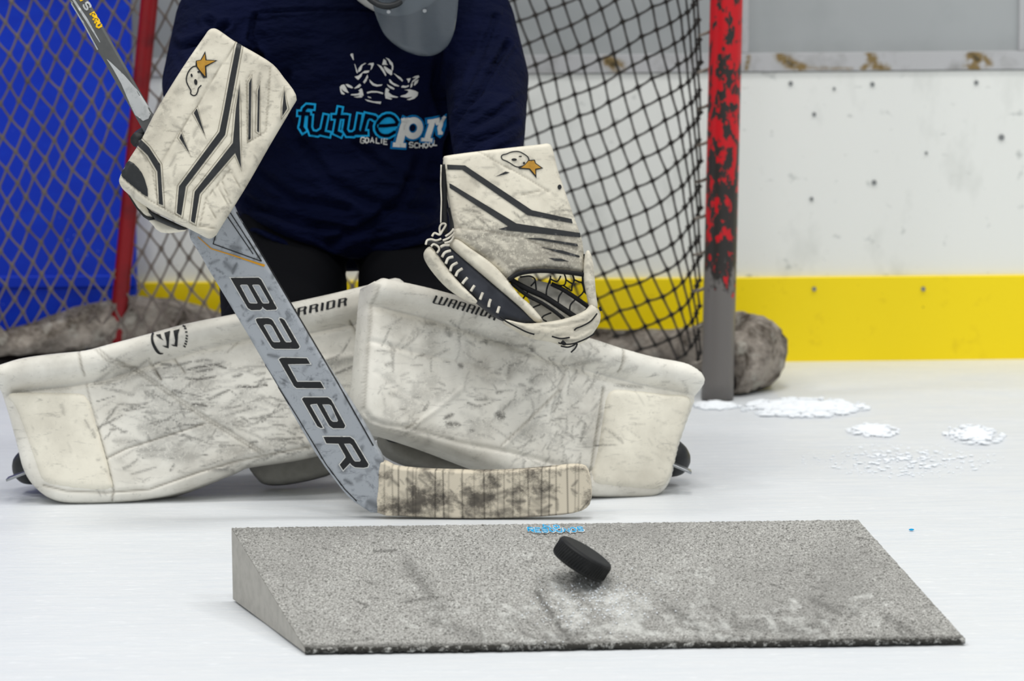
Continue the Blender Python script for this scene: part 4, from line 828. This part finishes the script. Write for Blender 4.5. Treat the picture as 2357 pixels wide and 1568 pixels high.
def pcord(pts, w_, nm, depth, mt=None):
    pl = GP.back(depth); pp = catmull(cG2(*pts), False, 5); V, Fc = tube(pl(pp), w_ / 6.819 * 5.22 / F / 2, 7); mk(nm, V, Fc, mt or cordblk.m, cg)
pcord([(140, 300), (300, 205), (550, 165), (800, 165), (1100, 190), (1320, 222)], 75, 'pocket_lacing', .0)
pcord([(150, 290), (400, 430), (700, 570), (950, 730), (1190, 890)], 95, 'pocket_lacing', .018); pcord([(180, 350), (420, 540), (650, 660), (850, 790), (1010, 920)], 62, 'pocket_lacing', .016); pcord([(810, 365), (1000, 460), (1200, 590), (1410, 740)], 74, 'pocket_lacing', .022)
for pts in [[(320, 260), (480, 245), (560, 310), (490, 400)], [(560, 310), (575, 460)], [(800, 270), (740, 450), (735, 560)], [(800, 240), (790, 360)], [(1000, 470), (930, 570), (920, 690)], [(1180, 620), (1110, 700), (1100, 810)], [(1380, 740), (1290, 840)], [(640, 690), (500, 750), (455, 820)], [(810, 820), (690, 870), (650, 930)], [(450, 480), (350, 620)], [(460, 800), (740, 960)],
            [(820, 370), (1000, 390), (1040, 300), (1010, 200)], [(1040, 300), (1140, 360), (1170, 300), (1140, 200)], [(1140, 360), (1130, 480)], [(1170, 300), (1290, 340), (1300, 240)], [(1290, 340), (1320, 480), (1220, 590)], [(1320, 480), (1400, 560)], [(800, 290), (900, 330), (960, 240)], [(1130, 480), (1000, 390)]]: pcord(pts, 27, 'pocket_cord', .022)
pcord([(1330, -100), (1335, 60), (1310, 220), (1330, 420), (1400, 560), (1420, 740)], 40, 'edge_lacing', .006)
for pts in [[(820, 1190), (960, 1225), (1100, 1205)], [(920, 1290), (1000, 1310), (1150, 1305), (1350, 1230), (1490, 1145)], [(960, 1340), (1060, 1360), (1140, 1340), (1215, 1300), (1190, 1370), (1120, 1440)], [(0, 880), (120, 965), (300, 1060), (420, 1120), (545, 1160)], [(1170, 1095), (1210, 1060), (1290, 1030), (1430, 950), (1530, 830)]]: pcord(pts, 26, 'knotted_lace', -.016)
pcord([(970, 1270), (1010, 1300), (1030, 1290)], 70, 'lace_knot', -.018); pcord([(1570, 730), (1590, 790)], 45, 'lace_knot', -.012)
def gcord(pts, w_, nm, depth, mt):
    pl = GP.back(depth); V, Fc = tube(pl(catmull(cG1(*pts), False, 5)), w_ / 5.227 * 5.23 / F / 2, 8); mk(nm, V, Fc, mt, cg)
for pts in [[(300, 690), (335, 635), (405, 612)], [(345, 770), (375, 705), (435, 688)], [(398, 860), (420, 795), (485, 757)], [(465, 920), (490, 865), (545, 828)], [(545, 1010), (570, 975), (605, 938)], [(648, 1100), (668, 1065), (690, 1033)], [(758, 1200), (775, 1155), (790, 1118)], [(862, 1290), (868, 1245), (885, 1198)], [(965, 1360), (978, 1320), (990, 1285)], [(280, 570), (330, 545), (390, 545)]]: gcord(pts, 34, 'lace_loop', -.004, lace.m)
for pts in [[(170, 560), (200, 535), (250, 560), (265, 600), (240, 640)], [(105, 540), (120, 490), (170, 475), (230, 490), (290, 470)], [(180, 440), (210, 400), (270, 420), (300, 380), (345, 300), (300, 290), (270, 340), (280, 420)], [(330, 520), (400, 500), (440, 440)], [(310, 490), (380, 460), (450, 400)], [(340, 440), (400, 400), (440, 350)]]: gcord(pts, 26, 'wrist_lace', -.006, lace.m)
gcord([(330, -420), (325, -200), (330, 0), (325, 150), (335, 300), (330, 400)], 70, 'wrist_strap', .01, cordblk.m); gcord([(290, -420), (285, -200), (292, 0), (288, 150), (285, 280)], 16, 'strap_edge', .006, lace.m)
gcord([(390, 100), (420, 200), (430, 330), (420, 430), (330, 520), (230, 540), (130, 500)], 80, 'wrist_roll', .018, blk.m)
# back of the glove behind the face, with the hand inside
V, Fc, px = inflate(catmull(cT((300, 330), (700, 200), (960, 250), (1100, 600), (1120, 800), (900, 860), (650, 860), (430, 760), (310, 640)), True, 3), GP.back(.075), .02, 16, 9); mk('back_panel', V, Fc, blk.m, cg)
# ------------------------------------------------------------------ the goalie
pe = thing('person', (float(P(800, 650, 5.75)[0]), 5.75, 0), 'goalie in a navy printed T-shirt crouching low in front of the net', 'person')
Q = lambda x, y, Y: P(x, y, Y)
def ell(c, r): return ball(c, r, 28, 18)
# body: one continuous figure under the clothes
bod = chain((Q(930, -200, 5.70), .085), (Q(925, -110, 5.72), .07)) + chain((Q(920, -80, 5.75), .055), (Q(880, 20, 5.80), .06)) + chain((Q(850, 60, 5.80), .12), (Q(820, 300, 5.80), .115), (Q(800, 470, 5.80), .10))
bod += chain((Q(620, 40, 5.80), .055), (Q(505, 190, 5.66), .045), (Q(480, 330, 5.38), .034), (seg(hc + .03) + uu * .045 + np.array((0, .03, 0)), .028)) + chain((Q(1020, 40, 5.80), .06), (Q(1118, 200, 5.66), .044), (Q(1125, 400, 5.40), .035), (Q(1180, 520, 5.31), .030))
bod += chain((Q(690, 510, 5.80), .055), (Q(650, 720, 5.62), .05), (Q(400, 900, 5.52), .05), (Q(120, 1040, 5.47), .035)) + chain((Q(900, 510, 5.80), .055), (Q(990, 740, 5.56), .05), (Q(1250, 930, 5.50), .05), (Q(1500, 1040, 5.47), .035))
V, Fc, N = union(bod, .010, 6); mk('body', V, Fc, skin.m, pe)
# T-shirt over the chest protector
pr_ = [ell(Q(805, 190, 5.80), (.178, .165, .24)), ell(Q(1000, 330, 5.80), (.062, .11, .15)), ell(Q(800, 430, 5.79), (.195, .155, .142)), ell(Q(690, 90, 5.79), (.14, .14, .13)), ell(Q(960, 70, 5.79), (.11, .13, .14)), ell(Q(790, 515, 5.79), (.178, .145, .070)), ell(Q(680, 535, 5.77), (.095, .14, .082)), ell(Q(930, 525, 5.77), (.08, .14, .072))]
pr_ += chain((Q(560, 35, 5.80), .10), (Q(528, 60, 5.77), .092), (Q(474, 195, 5.655), .073), (Q(478, 300, 5.40), .056))
pr_ += chain((Q(1045, 20, 5.80), .088), (Q(1066, 60, 5.78), .088), (Q(1120, 180, 5.68), .070), (Q(1122, 290, 5.52), .062), (Q(1125, 390, 5.42), .052))
V, Fc, N = union(pr_, .0044, 22, 'shirt')
px = toPx(V); front = N[:, 1] < .35
folds = [([(1165, 105), (1100, 215), (1050, 280), (1028, 330), (1024, 420)], 7, .026), ([(1205, 215), (1150, 255), (1090, 290), (1050, 330)], 7, .012), ([(1210, 270), (1150, 300), (1090, 330), (1045, 385)], 7, .013), ([(1200, 320), (1140, 345), (1080, 400)], 6, .010), ([(1140, 40), (1105, 130), (1075, 200), (1050, 250)], 7, .009), ([(1180, 120), (1140, 190), (1085, 245)], 6, .008),
         ([(530, 490), (600, 520), (680, 560), (770, 592), (860, 612)], 8, .014), ([(580, 575), (660, 600), (760, 612), (900, 590), (1010, 560)], 7, .010), ([(520, 430), (600, 480), (700, 515), (800, 530)], 9, .010), ([(600, 610), (720, 628), (840, 634), (960, 605)], 5, .009), ([(590, 540), (700, 585), (800, 600)], 5, .006), ([(860, 560), (960, 540), (1020, 510)], 6, .007),
         ([(585, 40), (600, 28), (720, 22), (860, 22)], 3.5, .006), ([(585, 40), (575, 90), (610, 150)], 6, .008), ([(480, 50), (530, 110), (600, 130)], 8, .010), ([(375, 75), (415, 110), (480, 90), (520, 60)], 7, .018), ([(400, 110), (430, 170), (470, 160)], 7, .010), ([(700, 330), (760, 420), (860, 470), (980, 480)], 12, .008), ([(960, 370), (930, 450), (850, 520), (760, 560)], 10, .010), ([(660, 170), (640, 230), (690, 330)], 10, .007), ([(1010, 120), (1000, 200), (1020, 270)], 8, .008), ([(820, 330), (900, 400), (1000, 420)], 9, .007), ([(600, 400), (680, 460), (800, 480)], 9, .007)]
dsp = np.zeros(len(V))
for l, w_, d_ in folds: dsp -= d_ * np.exp(-(segdist(px, l) / w_) ** 2) - .45 * d_ * np.exp(-((segdist(px, l) - 1.9 * w_) / w_) ** 2)
V = V + N * (dsp * np.clip(-N[:, 1] * 1.6 - .25, 0, 1))[:, None]
TS = mk('t_shirt', V, Fc, shirt.m, pe, keep='shirt', label='dark navy T-shirt with printed chest logo')
# pants
ppn = [ell(Q(790, 525, 5.82), (.165, .13, .072))] + chain((Q(652, 590, 5.74), .10), (Q(652, 665, 5.70), .107), (Q(640, 800, 5.56), .09)) + chain((Q(910, 535, 5.78), .085), (Q(935, 590, 5.74), .078), (Q(940, 665, 5.68), .084), (Q(1000, 780, 5.52), .08))
V, Fc, N = union(ppn, .008, 6, 'pants'); mk('pants', V, Fc, pants.m, pe, label='black hockey pants')
for pts in ([(Q(645, 740, 5.58), .085), (Q(560, 830, 5.55), .07), (Q(400, 905, 5.52), .06), (Q(110, 1045, 5.47), .045)], [(Q(990, 760, 5.54), .08), (Q(1080, 840, 5.53), .07), (Q(1250, 935, 5.51), .06), (Q(1505, 1045, 5.48), .045)]):
    V, Fc, N = union(chain(*pts), .009, 4); mk('sock', V, Fc, pants.m, pe)
# prints on the shirt
fut = [[(310, 868), (250, 862), (215, 895), (195, 1010), (180, 1110), (205, 1150)], [(160, 945), (265, 950)], [(285, 990), (275, 1110), (300, 1180), (370, 1190), (430, 1150)], [(470, 985), (430, 1180), (500, 1195)], [(640, 895), (590, 1170), (645, 1195)], [(570, 985), (690, 985)], [(725, 985), (700, 1140), (735, 1195), (800, 1195), (850, 1150)], [(875, 975), (838, 1180), (880, 1180)], [(960, 970), (905, 1180)], [(880, 1182), (950, 1180)], [(955, 1005), (985, 978), (1020, 985)]]
eL = [(1085, 1095), (1310, 1080), (1300, 1010), (1240, 970), (1160, 985), (1090, 1060), (1080, 1140), (1130, 1200), (1220, 1210), (1300, 1160)]
cy_, nv_ = [], []
def ext(p, d):
    p = [np.array(q, float) for q in p]; a = p[0] - p[1]; b = p[-1] - p[-2]; return [p[0] + a / np.linalg.norm(a) * d] + p[1:-1] + [p[-1] + b / np.linalg.norm(b) * d]
for s_ in fut: cy_ += ribbon(ext(cS(*s_), 8.2), 17.5); nv_ += ribbon(ext(cS(*s_), 4), 8.6)
cy_ += ribbon(catmull(cS(*eL), False, 2), 17); nv_ += ribbon(catmull(cS(*eL), False, 2), 7.5); nv_.append((cS(*ellipse(1055, 1000, 28, 28)), []))
cy_.append((cS(*ellipse(1055, 1000, 52, 52)), []))
cy_.append((cS(*ellipse(1195, 1090, 125, 130)), []))
decal('print_outline', cy_, 'shirt', printc.m, TS, .0012, 4, 'cyan outlined lettering'); decal('print_letters', nv_, 'shirt', printn.m, TS, .0022, 4)
bowl = ([np.array(p) for p in cS(*ellipse(1512, 1120, 118, 132, .2, 24))], [cS(*ellipse(1510, 1120, 48, 58, .2, 14))])
pro = [(bowl[0], bowl[1])] + ribbon(cS((1440, 1010), (1400, 1100), (1340, 1320)), 17) + ribbon(cS((1370, 1030), (1470, 1020)), 10) + ribbon(cS((1270, 1318), (1425, 1328)), 10.5) + ribbon(cS((1755, 1040), (1690, 1260)), 13) + ribbon(cS((1610, 1258), (1755, 1268)), 8) + ribbon(cS((1690, 1045), (1760, 1040), (1830, 1025)), 9) + ribbon(cS((1790, 1060), (1830, 1045)), 12) + ribbon(cS((1915, 985), (1862, 1050), (1836, 1125), (1845, 1185), (1885, 1195)), [7, 9, 10, 10, 6])
bd = [(cS(*ellipse(1512, 1120, 145, 158, .2, 24)), [cS(*ellipse(1510, 1120, 36, 44, .2, 14))])] + ribbon(cS((1450, 990), (1400, 1100), (1330, 1345)), 26) + ribbon(cS((1245, 1325), (1440, 1340)), 18) + ribbon(cS((1765, 1015), (1680, 1275)), 22) + ribbon(cS((1590, 1262), (1775, 1275)), 14) + ribbon(cS((1660, 1040), (1760, 1030), (1850, 1010)), 16) + [(cS((1928, 945), (1922, 1100), (1890, 1210), (1850, 1250), (1790, 1210), (1780, 1120), (1830, 1020)), [])]
for a_, b_ in ((0, 4), (4, 8), (8, 9)): decal('print_letter', pro[a_:b_], 'shirt', printw.m, TS, .0024, 4, 'white printed letter')
for a_, b_ in ((0, 3), (3, 6), (6, 7)): decal('letter_outline', bd[a_:b_], 'shirt', printb.m, TS, .0012, 4)
sm_ = []
for ch, x, y in [('G', 893, 1232), ('O', 943, 1234), ('A', 1005, 1234), ('L', 1076, 1238), ('I', 1118, 1240), ('E', 1168, 1250)]: sm_ += glyph(ch, cS((x, y))[0], (8.2, 1), (-.6, 12), 2.7)
decal('print_small_letters', sm_, 'shirt', printw.m, TS, .0012, 4); sm_ = []
for ch, x, y in [('S', 1472, 1292), ('C', 1536, 1300), ('H', 1596, 1305), ('O', 1656, 1298), ('O', 1716, 1285), ('L', 1772, 1268)]: sm_ += glyph(ch, cS((x, y))[0], (8.6, .2), (-.4, 12), 2.8)

decal('print_small_letters', sm_, 'shirt', printw.m, TS, .0012, 4)
EM = [[(405, 185), (430, 150), (480, 155), (495, 320), (480, 315), (445, 250)], [(510, 410), (530, 430), (600, 640), (580, 660), (560, 620)], [(600, 620), (620, 530), (680, 450), (780, 395), (815, 400), (720, 460), (690, 570), (640, 620)], [(850, 440), (900, 400), (1000, 385), (1010, 430), (960, 540), (920, 580), (945, 470), (920, 435)],
      [(515, 745), (610, 720), (700, 650), (770, 595), (900, 585), (870, 640), (800, 655), (720, 655), (690, 740), (610, 830), (570, 800)], [(845, 690), (865, 760), (820, 860), (770, 925), (735, 880), (790, 800)], [(1090, 425), (1200, 470), (1270, 560), (1330, 700), (1310, 735), (1230, 610), (1170, 520)], [(1225, 430), (1260, 290), (1320, 330), (1340, 420), (1380, 440), (1230, 445)],
      [(1310, 255), (1400, 290), (1490, 390), (1510, 480), (1505, 560), (1480, 600), (1465, 540), (1470, 470), (1420, 420), (1380, 330)], [(1260, 480), (1300, 480), (1400, 550), (1480, 590), (1480, 690), (1450, 710), (1340, 630), (1290, 560)], [(1510, 655), (1560, 680), (1700, 770), (1755, 840), (1740, 875), (1640, 790)], [(1395, 815), (1430, 820), (1500, 900), (1600, 950), (1660, 985), (1640, 1000), (1540, 980), (1420, 900)],
      [(1345, 935), (1400, 970), (1500, 1020), (1540, 1050), (1520, 1080), (1440, 1050), (1370, 990)], [(1845, 805), (1900, 790), (1960, 785), (1920, 870), (1895, 910), (1880, 850)], [(1710, 1000), (1750, 970), (1840, 985), (1910, 960), (1900, 1000), (1820, 1030), (1720, 1025)], [(1990, 780), (2060, 730), (2160, 705), (2180, 750), (2080, 830), (1960, 930), (2000, 850), (2100, 770)],
      [(1955, 940), (2010, 910), (1990, 1000), (1945, 1035)], [(2060, 860), (2160, 810), (2130, 900), (2060, 970), (2030, 970)], [(895, 815), (940, 860), (1010, 920), (1100, 950), (1235, 945), (1200, 980), (1080, 1000), (980, 970), (910, 890)], [(135, 1010), (180, 960), (250, 945), (290, 1010), (330, 1100), (370, 1160), (320, 1155), (230, 1110), (180, 1050), (190, 1110), (270, 1190), (240, 1205), (180, 1190), (150, 1120)],
      [(280, 940), (340, 935), (430, 980), (480, 1030), (440, 1045), (340, 1010)], [(500, 1050), (580, 980), (650, 925), (685, 970), (640, 1020), (540, 1050)], [(615, 1100), (680, 1045), (710, 1060), (750, 1220), (700, 1280), (580, 1285), (490, 1260), (600, 1250), (660, 1220), (520, 1230), (415, 1220), (430, 1195), (600, 1180), (650, 1140)], [(830, 1140), (950, 1110), (1080, 1115), (1200, 1140), (1250, 1160), (1240, 1195), (1100, 1155), (950, 1155), (840, 1180)],
      [(845, 1250), (930, 1270), (945, 1300), (870, 1285)], [(775, 1325), (850, 1340), (1000, 1380), (1200, 1385), (1180, 1450), (1000, 1415), (850, 1380)], [(1310, 1050), (1350, 1035), (1410, 1090), (1380, 1140), (1480, 1220), (1630, 1265), (1610, 1285), (1420, 1275), (1360, 1260), (1480, 1310), (1450, 1335), (1310, 1305), (1290, 1200)], [(1790, 1085), (1930, 1070), (2080, 1110), (2145, 1150), (2130, 1230), (2050, 1310), (1920, 1350), (1850, 1335), (1960, 1290), (2000, 1260), (1850, 1285), (1690, 1260), (1700, 1235), (1830, 1200), (1900, 1140), (1880, 1100)]]
decal('print_goalie_emblem', [(cE(*e), []) for e in EM], 'shirt', printw.m, TS, .0012, 4, 'white printed goalie emblem')

# ------------------------------------------------------------------ mask with throat guard
mc = Q(912, -196, 5.65)
mask = thing('goalie_mask', mc - np.array((0, 0, .16)), 'white goalie mask with a smoked throat guard hanging below its chin', 'mask')
V, Fc = ball(mc, (.118, .15, .162), 40, 28); V = np.array(V); rel = V - mc
V[:, 1] += np.where(rel[:, 2] < 0, -.02 * (rel[:, 2] / .16) ** 2, 0); V[:, 0] -= .0
op = (np.abs(rel[:, 0]) < .072) & (rel[:, 2] > -.085) & (rel[:, 2] < .055) & (rel[:, 1] < -.03)     # face opening
keepf = [f for f in Fc if not all(op[i] for i in f)]
mk('shell', V, keepf, maskw.m, mask)
cb = []
for k in range(7):
    z = -.085 + k * .0235; cb.append(tube([mc + np.array((x, -math.sqrt(max(0, 1 - (x / .118) ** 2 - (z / .162) ** 2)) * .15 - .012 - (.02 * (z / .16) ** 2 if z < 0 else 0), z)) for x in np.linspace(-.078, .078, 13)], .0025, 6))
for k in range(6):
    x = -.065 + k * .026; cb.append(tube([mc + np.array((x, -math.sqrt(max(0, 1 - (x / .118) ** 2 - (z / .162) ** 2)) * .15 - .012, z)) for z in np.linspace(-.09, .06, 11)], .0025, 6))
for k_, (v, f) in enumerate(cb): mk('cage_bar', v, f, steel.m, mask)
ch_ = P(878, 8, 5.49)
V, Fc = tube(catmull([P(835, -22, 5.53), P(858, 2, 5.51), P(885, 14, 5.50), P(915, 8, 5.505), P(940, -18, 5.52)], False, 5), .0055, 8); mk('chin_edge', V, Fc, blk.m, mask)
TP = Plane((980, 118, 5.555), (860, 0, 5.52), (1055, 0, 5.52))
to = [(862, -40), (858, 8), (868, 45), (885, 78), (915, 100), (950, 114), (983, 120), (1008, 117), (1030, 103), (1043, 80), (1050, 50), (1055, 0), (1056, -40), (960, -60)]
def trise(V): return .03 * np.cos(np.clip((V[:, 0] - 960) / 105, -1, 1) * 1.35) - .012
V, Fc, px = inflate(catmull(to, True, 4), TP, .004, 4, 6, [], trise); mk('throat_guard', V, Fc, smoke.m, mask, label='smoked clear plastic throat guard')
for x, y in ((978, 12), (895, 20)):
    q = TP([(x, y)])[0] + TP.n * (float(trise(np.array([(x, y)]))[0]) + .001); V, Fc = tube([q, q + TP.n * .003], .0032, 10); mk('rivet', V, Fc, steel.m, mask, smooth=False)

# ------------------------------------------------------------------ skates, turned out behind the pad toes
def skate(label, heel, toe, side, mirror):
    a, b = np.array(heel), np.array(toe); d = (b - a) / np.linalg.norm(b - a); root = thing('ice_skate', ((a + b) / 2) * np.array((1, 1, 0)), label, 'skate', 'ice skates')
    nrm = np.cross(d, (0, 1, 0)); nrm /= np.linalg.norm(nrm); nrm = nrm if nrm[2] > 0 else -nrm     # ankle side
    fwd = np.array((0, 1.0, 0))
    V, Fc, _ = union(chain((a, .040), (a * .4 + b * .6, .036), (b, .030)) + chain((a, .042), (a + fwd * .10 + nrm * .03, .045)), .006, 6); mk('boot', V, Fc, blk.m, root)
    hv = [a - fwd * .038 - d * .02, b - fwd * .03 + d * .0]
    V, Fc = quad_bar(hv[0], hv[1], nrm, fwd, .008, .016, .003); mk('blade_holder', V, Fc, blk.m, root)
    V, Fc = quad_bar(hv[0] - fwd * .024 - d * .01, hv[1] - fwd * .024 + d * .03, nrm, fwd, .0018, .014, .0006); mk('blade', V, Fc, steel.m, root)
    lc = []
    for k in range(5): c = a * (.7 - .12 * k) + b * (.3 + .12 * k) + nrm * .036; lc.append(tube([c - fwd * .02, c + nrm * .003, c + fwd * .02], .0022, 6))
    V, Fc = join(lc); mk('laces', V, Fc, lace.m, root)
q0, q1 = P(150, 1080, 5.46), P(70, 1118, 5.44); q0[2] = max(q0[2], .06); q1[2] = .042
skate('black hockey skate turned out behind the left pad toe', q0, q1, -1, False)
q0, q1 = P(1480, 1065, 5.48), P(1548, 1095, 5.46); q0[2] = max(q0[2], .06); q1[2] = .042
skate('black hockey skate turned out behind the right pad toe', q0, q1, 1, True)
